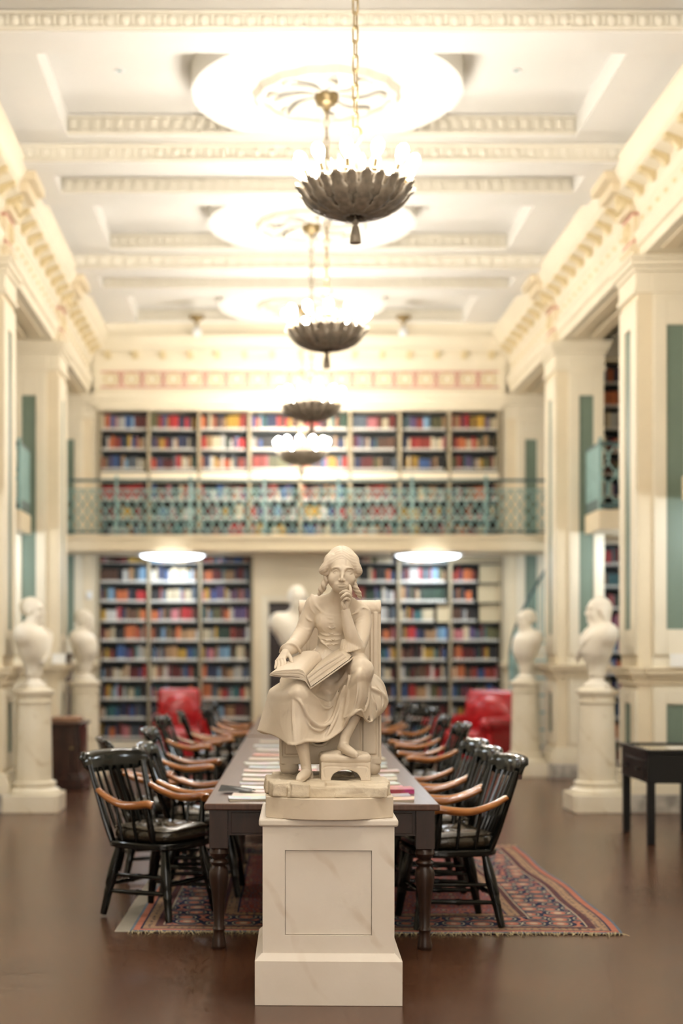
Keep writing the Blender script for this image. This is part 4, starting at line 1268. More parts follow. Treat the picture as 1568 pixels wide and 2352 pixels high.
def rug():
    w_, l_ = 2.72, 3.56
    t = thing('rug', 'worn red and navy patterned wool rug under the table and chairs', 'rug', (.672, 7.90 + l_ / 2, 0), PED_ROT)
    b = MB(); nx, ny = 24, 60
    def edge(u, v):
        x = (u - .5) * w_; y = (v - .5) * l_
        x += .03 * math.sin(v * 5.2 + .4) * u + .010 * math.sin(v * 17) * u
        return (x, y + .010 * math.sin(u * 9) * (1 - v))
    for j in range(ny + 1):
        for i in range(nx + 1):
            x, y = edge(i / nx, j / ny); b.v.append((x, y, .0115 + .0015 * math.sin(x * 9) * math.sin(y * 7)))
    for j in range(ny):
        for i in range(nx): a = j * (nx + 1) + i; b.f.append((a, a + 1, a + nx + 2, a + nx + 1)); b.m.append(0)
    o = b.build('pile', rug_mat(w_, l_), t)
    uv = o.data.uv_layers.new(name='UVMap')
    for lp in o.data.loops: i_ = lp.vertex_index; uv.data[lp.index].uv = ((i_ % (nx + 1) / nx - .5) * w_, (i_ // (nx + 1) / ny - .5) * l_)
    md = o.modifiers.new('thick', 'SOLIDIFY'); md.thickness = .008; md.offset = -1
    # fringe at both ends
    rf = random.Random(4); f = MB()
    for v in (0, 1):
        for i in range(330):
            u = i / 329; x, y = edge(u, v); s_ = -1 if v == 0 else 1
            ln = rf.uniform(.02, .055) * (1.5 if rf.random() < .12 else 1); dx = rf.uniform(-.03, .03)
            f.tube([(x, y, .006), (x + dx * .4, y + s_ * ln * .5, .007 + rf.uniform(0, .012)), (x + dx, y + s_ * ln, .003)], [.0022, .002, .001], 4)
    stuff(f.build('fringe', M['fringe'], t))
    p = MB(); p.box(-w_ / 2 - .09, w_ / 2 - .3, -l_ / 2 + .02, l_ / 2 - .02, .0, .0012)
    tag(p.build('rug_underlay', M['pad']), 'thin grey underlay showing along the rug left edge', 'underlay').location = t.location
    bpy.data.objects['rug_underlay'].rotation_euler = (0, 0, PED_ROT)
rug()

# ---------------------------------------------------------------- papers and books on the table
PCOL = [('white', (236, 234, 230)), ('cream', (228, 216, 190)), ('pale blue', (196, 212, 222)), ('pale pink', (232, 200, 190)), ('grey', (170, 168, 166)), ('salmon', (222, 130, 108)),
        ('red', (184, 40, 50)), ('peach', (232, 190, 150)), ('sage', (168, 180, 160)), ('tan', (190, 160, 128))]
def cover_mat(i, c):
    """printed cover: paper with blocks of colour"""
    m, nt, b = new_mat('printed_cover_%d' % i)
    tc = N(nt, 'ShaderNodeTexCoord'); v = N(nt, 'ShaderNodeTexVoronoi', distance='CHEBYCHEV'); v.inputs['Scale'].default_value = 9 + i % 4 * 3
    mp = N(nt, 'ShaderNodeMapping'); mp.inputs['Location'].default_value = (i * 1.7, i * .9, 0); nt.links.new(tc.outputs['Object'], mp.inputs['Vector']); nt.links.new(mp.outputs[0], v.inputs['Vector'])
    mx = N(nt, 'ShaderNodeMix', data_type='RGBA'); mx.inputs['Factor'].default_value = .18
    mx.inputs['A'].default_value = srgb(*c); nt.links.new(v.outputs['Color'], mx.inputs['B']); nt.links.new(mx.outputs['Result'], b.inputs['Base Color'])
    b.inputs['Roughness'].default_value = .28
    return m
CM = [cover_mat(i, c) for i, (_, c) in enumerate(PCOL)]
def papers():
    rp = random.Random(21)
    used = {}
    left = [7.66, 7.86, 8.06, 8.30, 8.55, 8.82, 9.12, 9.42, 9.75, 10.10, 10.5, 10.95, 11.45, 12.0, 12.6]
    seq_l = [2, 1, 3, 0, 4, 1, 0, 3, 2, 0, 1, 5, 0, 2, 1]
    seq_r = [7, 4, 6, 5, 0, 1, 0, 3, 0, 2, 1, 0, 4, 0, 3]
    for side, seq in (('left', seq_l), ('right', seq_r)):
        for r, y in enumerate(left):
            for col in (0, 1):
                k = seq[(r + col * 4) % len(seq)] if col else seq[r]
                xc = .316 + .0257 * (y - 7.44)
                if side == 'left': x = xc - .36 + col * .26 + rp.uniform(-.03, .03)
                else: x = xc + .38 - col * .24 + rp.uniform(-.02, .04)
                nm = PCOL[k][0]
                thick = rp.choice([.004, .006, .009]) if k != 6 else .022
                w_, h_ = rp.uniform(.11, .13), rp.uniform(.075, .095)
                key = (side, nm); used[key] = used.get(key, 0) + 1
                t = thing('magazine' if thick < .02 else 'book', '%s magazine %s of the statue, %s of that colour from the front' % (nm, side, ORD[used[key] - 1]), 'magazine', (x, y, TH + .0005),
                          PED_ROT + rp.uniform(-.12, .12), 'magazines laid out on the reading table')
                c = MB(); nx = 6
                for e in range(nx + 1):
                    u = e / nx * 2 - 1
                    for zz in (thick, thick + .0015): c.v += [(u * w_, -h_, zz + .004 * u * u), (u * w_, h_, zz + .004 * u * u)]
                for e in range(nx):
                    a = e * 4
                    c.f += [(a, a + 1, a + 5, a + 4), (a + 2, a + 6, a + 7, a + 3), (a, a + 4, a + 6, a + 2), (a + 1, a + 3, a + 7, a + 5)]
                c.f += [(0, 2, 3, 1), (nx * 4, nx * 4 + 1, nx * 4 + 3, nx * 4 + 2)]; c.m = [0] * len(c.f)
                c.build('cover', CM[k], t)
                q = MB(); q.box(-w_ + .003, w_ - .003, -h_ + .003, h_ - .003, 0, thick); q.build('leaves', M['pages'] if k != 6 else CM[6], t)
    # black folded card
    t = thing('folded_card', 'black folded card standing open on the papers left of the statue', 'card', (-.14, 8.02, TH + .014), -.25)
    for s_, nm in ((1, 'front_leaf'), (-1, 'back_leaf')):
        b = MB(); b.add([(-.09, 0, .030), (.10, 0, .012), (.10, s_ * .045, .0), (-.09, s_ * .06, .0), (-.09, 0, .032), (.10, 0, .014), (.10, s_ * .047, .001), (-.09, s_ * .062, .001)],
              [(0, 1, 2, 3), (7, 6, 5, 4), (0, 4, 5, 1), (1, 5, 6, 2), (2, 6, 7, 3), (3, 7, 4, 0)]); b.build(nm, M['blackmat'], t)
papers()

# ---------------------------------------------------------------- red armchairs
def red_chair(label):
    t = thing('club_armchair', label, 'armchair', group='red leather armchairs before the far bookcases')
    def part(nm, fn, lo, hi):
        c = Carve(lo, hi, .014); fn(c); c.blur(1); return obj(nm, c.mesh(nm, M['red']), t)
    part('base', lambda c: c.box((0, 0, .22), (.42, .38, .11), rnd=.03), (-.5, -.5, .05), (.5, .5, .4))
    part('seat_cushion', lambda c: (c.box((0, -.06, .39), (.29, .34, .085), rnd=.06), c.ell((0, -.06, .43), (.26, .30, .07), k=.03)), (-.45, -.5, .25), (.45, .4, .6))
    part('backrest', lambda c: (c.box((0, .31, .66), (.36, .10, .34), rnd=.08, rx=R_(-10)), c.ell((0, .22, .68), (.27, .07, .22), k=.05)), (-.5, .0, .2), (.5, .6, 1.1))
    for s_ in (-1, 1):
        part('arm', lambda c: (c.box((s_ * .38, -.02, .36), (.085, .40, .22), rnd=.05), c.cone((s_ * .40, -.40, .575), (s_ * .38, .25, .595), .085, .075, k=.04)), (s_ * .38 - .16, -.55, .1), (s_ * .38 + .16, .5, .75))
    for sx in (-1, 1):
        for sy in (-1, 1):
            f = MB(); f.lathe([(.018, 0), (.03, .06), (.032, .11)], 12, (sx * .34, sy * .30, 0)); f.build('foot', M['darkwood'], t)
    # buttons of the tufted back
    for x in (-.16, 0, .16):
        for z in (.58, .74):
            f = MB(); f.lathe([(.018, 0), (.012, .012), (.0, .015)], 8, xf=Matrix.Translation((x, .165 + (z - .6) * .16, z)) @ Matrix.Rotation(R_(90), 4, 'X')); f.build('button', M['red'], t)
    return t
a1 = red_chair('red leather club armchair on the right, facing the tables, by the half-filled bookcase')
a1.location = (2.96, 19.55, 0); a1.rotation_euler = (0, 0, R_(-46)); a1.scale = (1.22, 1.1, 1.05)
a2 = copy_tree(a1); a2['label'] = 'red leather armchair on the left, its high back rising behind the black chairs'
a2.location = (-1.12, 19.95, 0); a2.rotation_euler = (0, 0, R_(10)); a2.scale = (.86, .9, 1.06)

# ---------------------------------------------------------------- black display case, right
def case():
    t = thing('display_case', 'black display table with a sloping glazed top at the right edge', 'display case', (3.17, 11.58, 0), R_(-1.5))
    W, D = .50, .86
    for x in (0, W):
        for y in (0, D):
            b = MB(); b.box(x - .03, x + .03, y - .03, y + .03, 0, .62); b.build('leg', M['blackmat'], t, bevel=.004)
    b = MB(); b.box(-.035, W + .035, -.035, D + .035, .50, .74); b.build('body', M['blackmat'], t, bevel=.006)
    f = MB()
    for (a, c, d, e) in ((-.05, -.01, -.05, D + .05), (W + .01, W + .05, -.05, D + .05), (-.01, W + .01, -.05, -.01), (-.01, W + .01, D + .01, D + .05)): f.box(a, c, d, e, .74, .775)
    f.build('lid_frame', M['blackmat'], t, bevel=.004)
    g = MB(); g.box(-.01, W + .01, -.01, D + .01, .745, .755); g.build('lining', mat('case_lining_cream', srgb(206, 192, 160), .25, coat=.6), t)
    for y in (.22, .62):
        k = MB(); k.lathe([(.006, 0), (.008, .012), (.018, .02), (.018, .028), (.008, .034)], 12, xf=Matrix.Translation((-.035, y, .60)) @ Matrix.Rotation(R_(-90), 4, 'Y'))
        k.build('knob', M['black'], t)
    d = MB(); d.box(-.041, -.035, .05, D - .05, .53, .68); d.build('drawer_front', M['blackmat'], t, bevel=.003)
    # card lying in the case
    c = MB(); c.box(.27, .42, .35, .55, .757, .761); tag(c.build('card', M['paper'], rel=(0, 0, 0)), 'white card lying on the black display table', 'card').location = (3.17, 11.58, 0.0)
case()

# ---------------------------------------------------------------- dark cabinet, left
def cabinet():
    x0, x1, y0, y1 = -2.45, -2.06, 16.15, 16.85
    t = thing('cabinet', 'low mahogany cabinet between the two left busts', 'cabinet', ((x0 + x1) / 2, (y0 + y1) / 2, 0))
    rel = t.location
    def part(nm, m, bv, *bxs):
        b = MB()
        for q in bxs: b.box(*q)
        return b.build(nm, m, t, rel=rel, bevel=bv)
    part('plinth', M['darkwood'], .01, (x0 - .04, x1 + .04, y0 - .04, y1 + .04, 0, .14), (x0 - .02, x1 + .02, y0 - .02, y1 + .02, .14, .18))
    part('body', M['darkwood'], .004, (x0, x1, y0, y1, .18, .73))
    part('top_board', M['darkwood'], .008, (x0 - .035, x1 + .035, y0 - .035, y1 + .035, .73, .765))
    d = part('door', M['darkwood'], .004, (x0 + .05, x1 - .05, y0 - .012, y0, .24, .68)); part('side_panel', M['darkwood'], .004, (x1, x1 + .012, y0 + .08, y1 - .08, .24, .68))
    k = MB(); k.lathe([(.008, 0), (.016, .02), (.006, .026)], 10, xf=Matrix.Translation((x1 - .09 - rel[0], y0 - .012 - rel[1], .48)) @ Matrix.Rotation(R_(90), 4, 'X')); k.build('knob', M['brass'], d)
    f = MB(); f.box(-.17, .17, -.25, .25, 0, .03); f.box(-.16, .15, -.22, .24, .03, .055)
    o = tag(f.build('folio', M['brownpaper'], bevel=.008), 'brown leather folios lying flat on the mahogany cabinet', 'folio'); o.location = ((x0 + x1) / 2, (y0 + y1) / 2, .766)
    # tall dark bureau far left behind the second bust
    t = thing('bureau', 'tall dark bureau in the left aisle behind the far left bust', 'bureau', (-3.05, 20.2, 0))
    rel = t.location
    b = MB(); b.box(-.34, .34, -.25, .25, 0, 1.50); b.build('body', M['darkwood'], t, bevel=.006)
    b = MB(); b.box(-.38, .38, -.29, .27, 1.50, 1.56); b.build('cornice', M['darkwood'], t, bevel=.01)
    for z in (.15, .55, .95):
        b = MB(); b.box(-.28, .28, -.262, -.25, z, z + .34); q = b.build('drawer', M['darkwood'], t, bevel=.006)
        k = MB(); k.lathe([(.008, 0), (.018, .02), (.006, .026)], 8, xf=Matrix.Translation((0, -.262, z + .17)) @ Matrix.Rotation(R_(90), 4, 'X')); k.build('knob', M['brass'], q)
cabinet()

# ---------------------------------------------------------------- the marble girl on her painted pedestal

PZ = 0.823
def Q(px, py, Y): return tuple(P(px, py, Y))

def make_pedestal():
    cx, cy = 0.3065, 6.655
    t = thing('pedestal', 'white marbled pedestal with a sunken square panel carrying the seated girl', 'pedestal', (cx, cy, 0), PED_ROT)
    hw, hd = 0.2925, 0.335             # shaft half width, half depth
    b = MB()
    # plinth with a sloping top edge
    o, zz = 0.034, 0.196
    pr = [(-hd - o, 0), (hd + o, 0), (hd + o, zz), (hd + 0.004, zz + 0.03), (-hd - 0.004, zz + 0.03), (-hd - o, zz)]
    def ring(x, y, z): return [(-x, -y, z), (x, -y, z), (x, y, z), (-x, y, z)]
    v = ring(hw + o, hd + o, 0) + ring(hw + o, hd + o, zz) + ring(hw + 0.004, hd + 0.004, zz + 0.03)
    f = [(3, 2, 1, 0)] + [(i * 4 + k, i * 4 + (k + 1) % 4, i * 4 + 4 + (k + 1) % 4, i * 4 + 4 + k) for i in range(2) for k in range(4)] + [(8, 9, 10, 11)]
    b.add(v, f); b.build('plinth', M['pedestal'], t, bevel=0.003)
    # shaft, the front with a sunken panel
    s = MB(); z0, z1 = zz + 0.03, 0.79
    pw, pz0, pz1, dp = 0.193, 0.305, 0.683, 0.02
    s.box(-hw, hw, -hd + dp, hd, z0, z1)
    s.box(-hw, -pw, -hd, -hd + dp, z0, z1); s.box(pw, hw, -hd, -hd + dp, z0, z1)
    s.box(-pw, pw, -hd, -hd + dp, z0, pz0); s.box(-pw, pw, -hd, -hd + dp, pz1, z1)
    s.build('shaft', M['pedestal'], t)
    p = MB(); p.box(-pw + 0.002, pw - 0.002, -hd + dp - 0.008, -hd + dp + 0.002, pz0 + 0.002, pz1 - 0.002)
    p.build('panel', M['pedestal'], t, bevel=0.002)
    c = MB(); c.box(-hw - 0.017, hw + 0.017, -hd - 0.017, hd + 0.017, 0.79, PZ)
    c.build('cap', M['pedestal'], t, bevel=0.009)
    return t
make_pedestal()

def statue():
    ox, oy = 0.315, 6.66
    rel = (ox, oy, PZ)
    root = thing('statue', 'ivory marble statue of a seated girl with an open book, chin on hand', 'statue', rel)
    # ---- oval-fronted base slab
    xl, xr = P(611, 0, 6.42).x, P(901, 0, 6.42).x
    xm = (xl + xr) / 2; hw = (xr - xl) / 2
    out = [(xr, 6.98), (xl, 6.98)]
    for i in range(0, 21):
        u = -1 + 2 * i / 20
        out.append((xm + u * hw, 6.255 + 0.125 * abs(u) ** 2.2))
    out = out[::-1]
    b = MB(); b.prism(out, lambda u, v, t: (u, v, t), PZ, 0.918)
    b.f = [tuple(reversed(f)) for f in b.f]
    b.build('base_slab', M['statue'], root, rel=rel, bevel=0.004)
    # ---- rough rock
    c = Carve((xl - 0.03, 6.2, 0.90), (xr + 0.03, 7.02, 1.02), 0.005)
    c.box((xm, 6.66, 0.945), (hw - 0.03, 0.29, 0.036), rnd=0.012)
    c.box((xm + 0.03, 6.42, 0.935), (hw - 0.06, 0.12, 0.035), rnd=0.01, k=0.01)
    rs = random.Random(3)
    for (px, py, Y, sx, sy, sz, r) in [(647, 1812, 6.36, .050, .05, .034, .1), (690, 1814, 6.325, .046, .05, .034, -.05), (632, 1800, 6.44, .026, .09, .04, .1),
                                       (742, 1822, 6.34, .05, .05, .018, 0), (800, 1823, 6.335, .07, .05, .018, .05), (846, 1822, 6.36, .04, .05, .016, .1),
                                       (876, 1815, 6.375, .036, .04, .03, -.15), (876, 1795, 6.50, .03, .08, .036, .1), (640, 1790, 6.55, .06, .1, .032, 0),
                                       (790, 1808, 6.37, .09, .04, .03, 0)]:
        q = P(px, py, Y); c.box((q.x, Y + 0.012, min(q.z, 0.985 - sz)), (sx, sy, sz), rz=r, rnd=0.008, k=0.004, rx=rs.uniform(-.08, .08), ry=rs.uniform(-.08, .08))
    X = c.lo[0] + c.h * np.arange(c.n[0]); Y_ = c.lo[1] + c.h * np.arange(c.n[1]); Z = c.lo[2] + c.h * np.arange(c.n[2])
    rg = np.random.RandomState(5)
    for fr, am in ((25, .004), (60, .003), (130, .0022)):
        ph = rg.rand(9) * 6.28; dr = rg.randn(3, 3) * fr * 0.6
        for k in range(3):
            c.d += (am * np.sin(dr[k, 0] * X[:, None, None] + dr[k, 1] * Y_[None, :, None] + dr[k, 2] * Z[None, None, :] + ph[k])).astype(np.float32) * 0.6
    c.box((xm, 6.6, .88), (.5, .6, .037), op='s')
    obj('rock_ground', c.mesh('rock_ground', M['rock'], rel), root)

    # ---- the chair, carved as one block with a scrolled back
    c = Carve((0.04, 6.66, 0.97), (0.66, 7.12, 1.86), 0.004)
    XL, XR = 0.088, 0.566
    cxm = (XL + XR) / 2; chw = (XR - XL) / 2
    c.box((cxm, 6.86, 1.19), (chw, 0.155, 0.155), rnd=0.006)
    c.cone((0.272, 6.70, 1.175), (0.272, 6.76, 1.175), 0.044, 0.044, op='s')                     # round opening in the front
    for q in range(20):
        a0, a1 = 2 * PI * q / 20, 2 * PI * (q + 1) / 20
        c.cone((0.272 + .052 * math.cos(a0), 6.705, 1.175 + .052 * math.sin(a0)), (0.272 + .052 * math.cos(a1), 6.705, 1.175 + .052 * math.sin(a1)), .006, .006, k=.004)
    for (x0, x1) in ((XL + .012, XL + .10), (XR - .10, XR - .012)):                               # sunken front panels
        c.box(((x0 + x1) / 2, 6.704, 1.19), ((x1 - x0) / 2, 0.010, 0.12), rnd=0.002, op='s')
        c.box(((x0 + x1) / 2, 6.714, 1.19), ((x1 - x0) / 2 - .012, 0.010, 0.108), rnd=0.004)
    
    for x in (XL + 0.045, XR - 0.045):
        for y in (6.745, 6.97): c.ell((x, y, 1.018), (.045, .045, .040))
    # back: stiles, panel, roll top
    BL, BR = 0.184, 0.585
    for x in (BL + .026, BR - .026):
        c.box((x, 6.99, 1.48), (.026, .035, .30), rnd=0.004)
        c.box((x, 6.951, 1.52), (.011, .006, .24), rnd=0.003)
    c.box(((BL + BR) / 2, 7.005, 1.45), ((BR - BL) / 2 - .02, .02, .30), rnd=0.003)
    c.cone((BL + .036, 6.985, 1.780), (BR - .036, 6.985, 1.780), .040, .040)
    c.box(((BL + BR) / 2, 6.985, 1.780), ((BR - BL) / 2, .037, .036), rnd=0.033)
    for q_ in (BL + .012, BR - .012): c.cylx((q_, 6.985, 1.780), .012, .041)
    c.box((XR + .012, 6.93, 1.37), (.022, .045, .018), rnd=0.003)
    obj('chair', c.mesh('statue_chair', M['statue'], rel), root)

    # ---- footstool
    c = Carve((0.24, 6.38, 0.965), (0.56, 6.66, 1.16), 0.003)
    sx0, sx1 = P(737, 0, 6.43).x, P(851, 0, 6.43).x
    sm, sh = (sx0 + sx1) / 2, (sx1 - sx0) / 2
    c.box((sm, 6.53, 1.024), (sh, 0.10, 0.043), rnd=0.004)
    c.ell((sm, 6.43, 0.985), (sh * .60, 0.3, 0.047), op='s')
    c.box((sm, 6.53, 1.0), (sh * .86, 0.085, 0.05), op='s')
    c.box((sm, 6.53, 1.052), (sh, 0.10, 0.012), rnd=0.004)
    c.ell((sm, 6.53, 0.985), (.3, .055, .042), op='s')
    for s_ in (-1, 1):                                             # sunken line round the front board
        c.path([(sm + s_ * sh * .86, 6.428, .998), (sm + s_ * sh * .86, 6.428, 1.045), (sm, 6.428, 1.045)], .0042, op='s', sub=3)
    obj('footstool', c.mesh('footstool', M['statue'], rel), root)
    c = Carve((0.24, 6.38, 1.04), (0.56, 6.68, 1.16), 0.003)
    c.box((sm, 6.53, 1.082), (sh + .004, 0.106, 0.022), rnd=0.02)
    c.ell((sm, 6.53, 1.083), (sh * .95, 0.10, 0.038), k=.02)
    c.ell(Q(803, 1731, 6.43), (.05, .06, .012), op='s', k=.01)
    obj('cushion', c.mesh('stool_cushion', M['statue'], rel), root)

    # ---- figure: body and dress as one surface
    c = Carve((-0.06, 6.28, 0.97), (0.62, 6.92, 1.97), 0.0031)
    def cone(a, b, ra, rb, k=.02, op='u'): c.cone(Q(*a), Q(*b), ra, rb, k, op)
    def path(pts, r, k=.01, op='u', sub=5): c.path([Q(*p) for p in pts], r, k, op, sub)
    # torso
    c.ell(Q(765, 1412, 6.705), (.093, .066, .085), k=.02)
    cone((765, 1430, 6.70), (764, 1470, 6.705), .070, .058, .04)
    c.ell(Q(764, 1470, 6.705), (.068, .060, .05), k=.03)
    c.ell(Q(764, 1520, 6.73), (.125, .10, .075), k=.05)
    c.ell(Q(765, 1424, 6.665), (.06, .040, .055), k=.03)
    c.ell(Q(765, 1402, 6.675), (.075, .045, .035), k=.03)
    c.ell(Q(744, 1429, 6.655), (.036, .034, .038), k=.03); c.ell(Q(786, 1430, 6.655), (.036, .034, .038), k=.03)
    # neck and shoulders
    cone((782, 1345, 6.605), (774, 1392, 6.66), .036, .042, .02)
    cone((770, 1383, 6.685), (722, 1390, 6.70), .036, .036, .04); cone((775, 1383, 6.685), (830, 1407, 6.70), .034, .036, .04)
    path([(776, 1368, 6.63), (750, 1380, 6.665), (726, 1386, 6.69)], [.018, .022, .022], .03)
    path([(786, 1368, 6.63), (808, 1384, 6.665), (828, 1398, 6.69)], [.018, .020, .018], .03)
    path([(778, 1389, 6.625), (758, 1392, 6.645), (738, 1391, 6.665)], [.004, .006, .004], .012)        # collar bones
    # neckline band of the bodice
    path([(716, 1366, 6.685), (720, 1380, 6.665), (728, 1394, 6.648), (740, 1406, 6.633), (750, 1412, 6.626), (764, 1415, 6.622), (782, 1414, 6.625)], .0048, .006)
    path([(828, 1380, 6.69), (826, 1398, 6.665), (815, 1408, 6.645), (800, 1413, 6.632), (782, 1414, 6.625)], .0048, .006)
    # bodice seams, waist folds and the pointed waist
    path([(729, 1459, 6.68), (742, 1477, 6.648), (757, 1490, 6.635), (768, 1494, 6.632), (782, 1491, 6.636), (794, 1482, 6.65)], .0035, .004)
    for (a, b_, m_) in ((1452, 1456, 1462), (1462, 1466, 1474), (1471, 1476, 1483)):
        path([(731, a, 6.672), (745, b_ + 3, 6.645), (762, m_ - 3, 6.634), (785, b_ + 2, 6.64)], [.002, .0034, .003, .002], .006)
    path([(736, 1420, 6.625), (742, 1445, 6.632), (752, 1480, 6.638)], .002, .005)
    # lacing: crossed cords with little knots
    for i, (y, wd) in enumerate(((1417, 11), (1427, 10), (1440, 9), (1453, 8), (1466, 7), (1478, 5))):
        x = 757 + (y - 1417) * .14
        path([(x - wd, y - 1, 6.6260), (x, y + 3, 6.6150), (x + wd, y + 1, 6.6200)], [.0026, .0042, .0028], .003, sub=3)
        if i < 5: path([(x - wd * .5, y + 8, 6.6230), (x + wd * .5, y + 3, 6.6170)], .0024, .003)
        path([(x - wd * .9, y - 5, 6.6240), (x + wd * .6, y - 4, 6.6180)], .0022, .003)
    # her right arm (towards the book)
    path([(722, 1388, 6.70), (708, 1420, 6.715), (697, 1450, 6.71), (683, 1472, 6.655), (671, 1486, 6.60)], [.041, .041, .041, .038, .032], .02)
    for a, b_, m_ in (((686, 1436, 6.69), (712, 1446, 6.68), (700, 1446, 6.672)), ((678, 1447, 6.68), (708, 1457, 6.67), (694, 1456, 6.658)),
                      ((673, 1457, 6.66), (702, 1468, 6.655), (688, 1467, 6.635)), ((667, 1468, 6.63), (694, 1480, 6.635), (681, 1478, 6.608)),
                      ((700, 1410, 6.69), (716, 1428, 6.672), (707, 1422, 6.672))):
        path([a, m_, b_], [.002, .0045, .002], .007, sub=4)
    path([(716, 1362, 6.70), (711, 1378, 6.67), (713, 1396, 6.66), (722, 1410, 6.66)], [.002, .003, .003, .002], .005)   # shoulder seam
    path([(642, 1499, 6.605), (646, 1488, 6.575), (656, 1480, 6.555), (668, 1478, 6.548), (680, 1483, 6.555), (688, 1494, 6.572), (690, 1501, 6.60)],
         [.005, .006, .005, .0065, .005, .0065, .005], .006)          # flared cuff
    cone((672, 1485, 6.60), (662, 1492, 6.57), .034, .030, .01); 
    cone((668, 1490, 6.585), (660, 1496, 6.56), .023, .019, .006)
    # her left arm, elbow on the raised knee
    path([(831, 1412, 6.695), (833, 1434, 6.675), (829, 1462, 6.63), (821, 1490, 6.575)], [.041, .041, .039, .035], .02)
    path([(818, 1486, 6.56), (806, 1458, 6.53), (797, 1425, 6.515), (793, 1400, 6.505)], [.035, .032, .026, .019], .008)
    for a, m_, b_ in (((812, 1428, 6.655), (822, 1421, 6.648), (834, 1418, 6.65)), ((812, 1440, 6.65), (820, 1430, 6.638), (828, 1426, 6.636)),
                      ((838, 1440, 6.64), (832, 1462, 6.60), (828, 1480, 6.565)), ((846, 1430, 6.65), (841, 1462, 6.61), (836, 1485, 6.585)),
                      ((828, 1398, 6.655), (836, 1396, 6.655), (846, 1400, 6.67))):
        path([a, m_, b_], [.002, .004, .002], .007, sub=4)
    path([(808, 1436, 6.60), (814, 1446, 6.575), (819, 1456, 6.555), (822, 1466, 6.545), (818, 1473, 6.54), (812, 1470, 6.535)], .0048, .004)   # little bow of the sleeve
    path([(812, 1462, 6.54), (819, 1459, 6.545), (823, 1463, 6.55)], .004, .003)
    # pleated cuff
    rows = []
    for k_, (py, rad, am) in enumerate(((1467, .034, .000), (1477, .040, .0015), (1487, .044, .003), (1496, .047, .0042))):
        row = []
        cc = P(803 + k_ * .6, py, 6.555)
        for a in range(0, 61):
            th = R_(-200 + a * 220 / 60)
            r = rad + am * math.sin(a * 1.57)
            row.append((cc.x + r * math.cos(th), cc.y + r * math.sin(th) * .95, cc.z + (.012 * math.cos(th) if k_ == 3 else .004 * math.cos(th))))
        rows.append(row)
    c.sheet(rows, .007, k=.002)
    # thighs and legs
    cone((738, 1530, 6.72), (690, 1594, 6.465), .072, .057, .03); cone((795, 1525, 6.72), (830, 1540, 6.47), .072, .057, .03)
    path([(690, 1600, 6.465), (688, 1650, 6.475), (692, 1700, 6.475), (700, 1742, 6.475), (703, 1762, 6.48)], [.055, .045, .034, .025, .024], .01)
    path([(830, 1545, 6.47), (822, 1600, 6.51), (811, 1645, 6.515), (793, 1690, 6.495), (790, 1706, 6.49)], [.05, .042, .033, .025, .023], .01)
    # shoes
    path([(706, 1774, 6.49), (699, 1779, 6.43), (691, 1785, 6.385), (685, 1791, 6.355)], [.022, .023, .021, .012], .012)
    path([(711, 1778, 6.50), (713, 1785, 6.50)], [.016, .015], .008)
    path([(676, 1796, 6.36), (688, 1797, 6.35), (700, 1791, 6.385), (707, 1784, 6.43), (714, 1783, 6.49)], .0045, .003)       # sole
    path([(690, 1772, 6.43), (698, 1768, 6.425), (708, 1770, 6.44)], .003, .003)                                                # shoe opening
    path([(787, 1716, 6.49), (795, 1720, 6.455), (806, 1727, 6.42), (818, 1733, 6.395)], [.022, .022, .020, .012], .012)
    path([(780, 1717, 6.505), (781, 1725, 6.505)], [.014, .013], .008)
    path([(778, 1731, 6.50), (790, 1731, 6.455), (804, 1737, 6.41), (820, 1739, 6.385)], .0042, .003)
    path([(783, 1711, 6.47), (793, 1709, 6.462), (804, 1716, 6.46)], .003, .003)
    # skirt
    c.ell(Q(762, 1568, 6.66), (.10, .10, .05), k=.04)
    c.sheet([[Q(660, 1545, 6.74), Q(700, 1530, 6.74), Q(760, 1535, 6.76), Q(820, 1520, 6.74), Q(850, 1530, 6.74)], [Q(645, 1562, 6.66), Q(688, 1545, 6.63), Q(757, 1556, 6.68), Q(826, 1503, 6.63), Q(853, 1535, 6.68)], [Q(650, 1580, 6.55), Q(686, 1566, 6.48), Q(757, 1590, 6.58), Q(826, 1515, 6.48), Q(852, 1555, 6.58)]], .012, k=.012)
    R0 = [(630, 1578, 6.73), (655, 1563, 6.63), (688, 1552, 6.58), (725, 1566, 6.60), (760, 1572, 6.64), (795, 1545, 6.60), (826, 1509, 6.57), (850, 1540, 6.66)]
    R1 = [(620, 1587, 6.69), (650, 1590, 6.49), (684, 1580, 6.405), (720, 1600, 6.46), (757, 1612, 6.54), (793, 1578, 6.47), (826, 1540, 6.400), (851, 1572, 6.53)]
    R15 = [(614, 1608, 6.685), (644, 1615, 6.485), (682, 1612, 6.395), (720, 1625, 6.45), (757, 1634, 6.525), (793, 1600, 6.47), (827, 1568, 6.398), (850, 1588, 6.53)]
    R2 = [(607, 1632, 6.68), (640, 1645, 6.49), (682, 1645, 6.398), (720, 1650, 6.445), (757, 1655, 6.51), (792, 1620, 6.475), (828, 1596, 6.405), (849, 1608, 6.53)]
    R25 = [(600, 1656, 6.67), (636, 1668, 6.50), (677, 1678, 6.392), (714, 1678, 6.43), (752, 1680, 6.485), (788, 1648, 6.475), (822, 1618, 6.415), (846, 1630, 6.52)]
    R3 = [(594, 1677, 6.66), (632, 1689, 6.51), (671, 1709, 6.385), (708, 1702, 6.412), (746, 1700, 6.455), (783, 1676, 6.47), (810, 1640, 6.42), (843, 1650, 6.515)]
    c.sheet([[Q(*p) for p in r] for r in (R0, R1, R15, R2, R25, R3)], .011, k=.006)
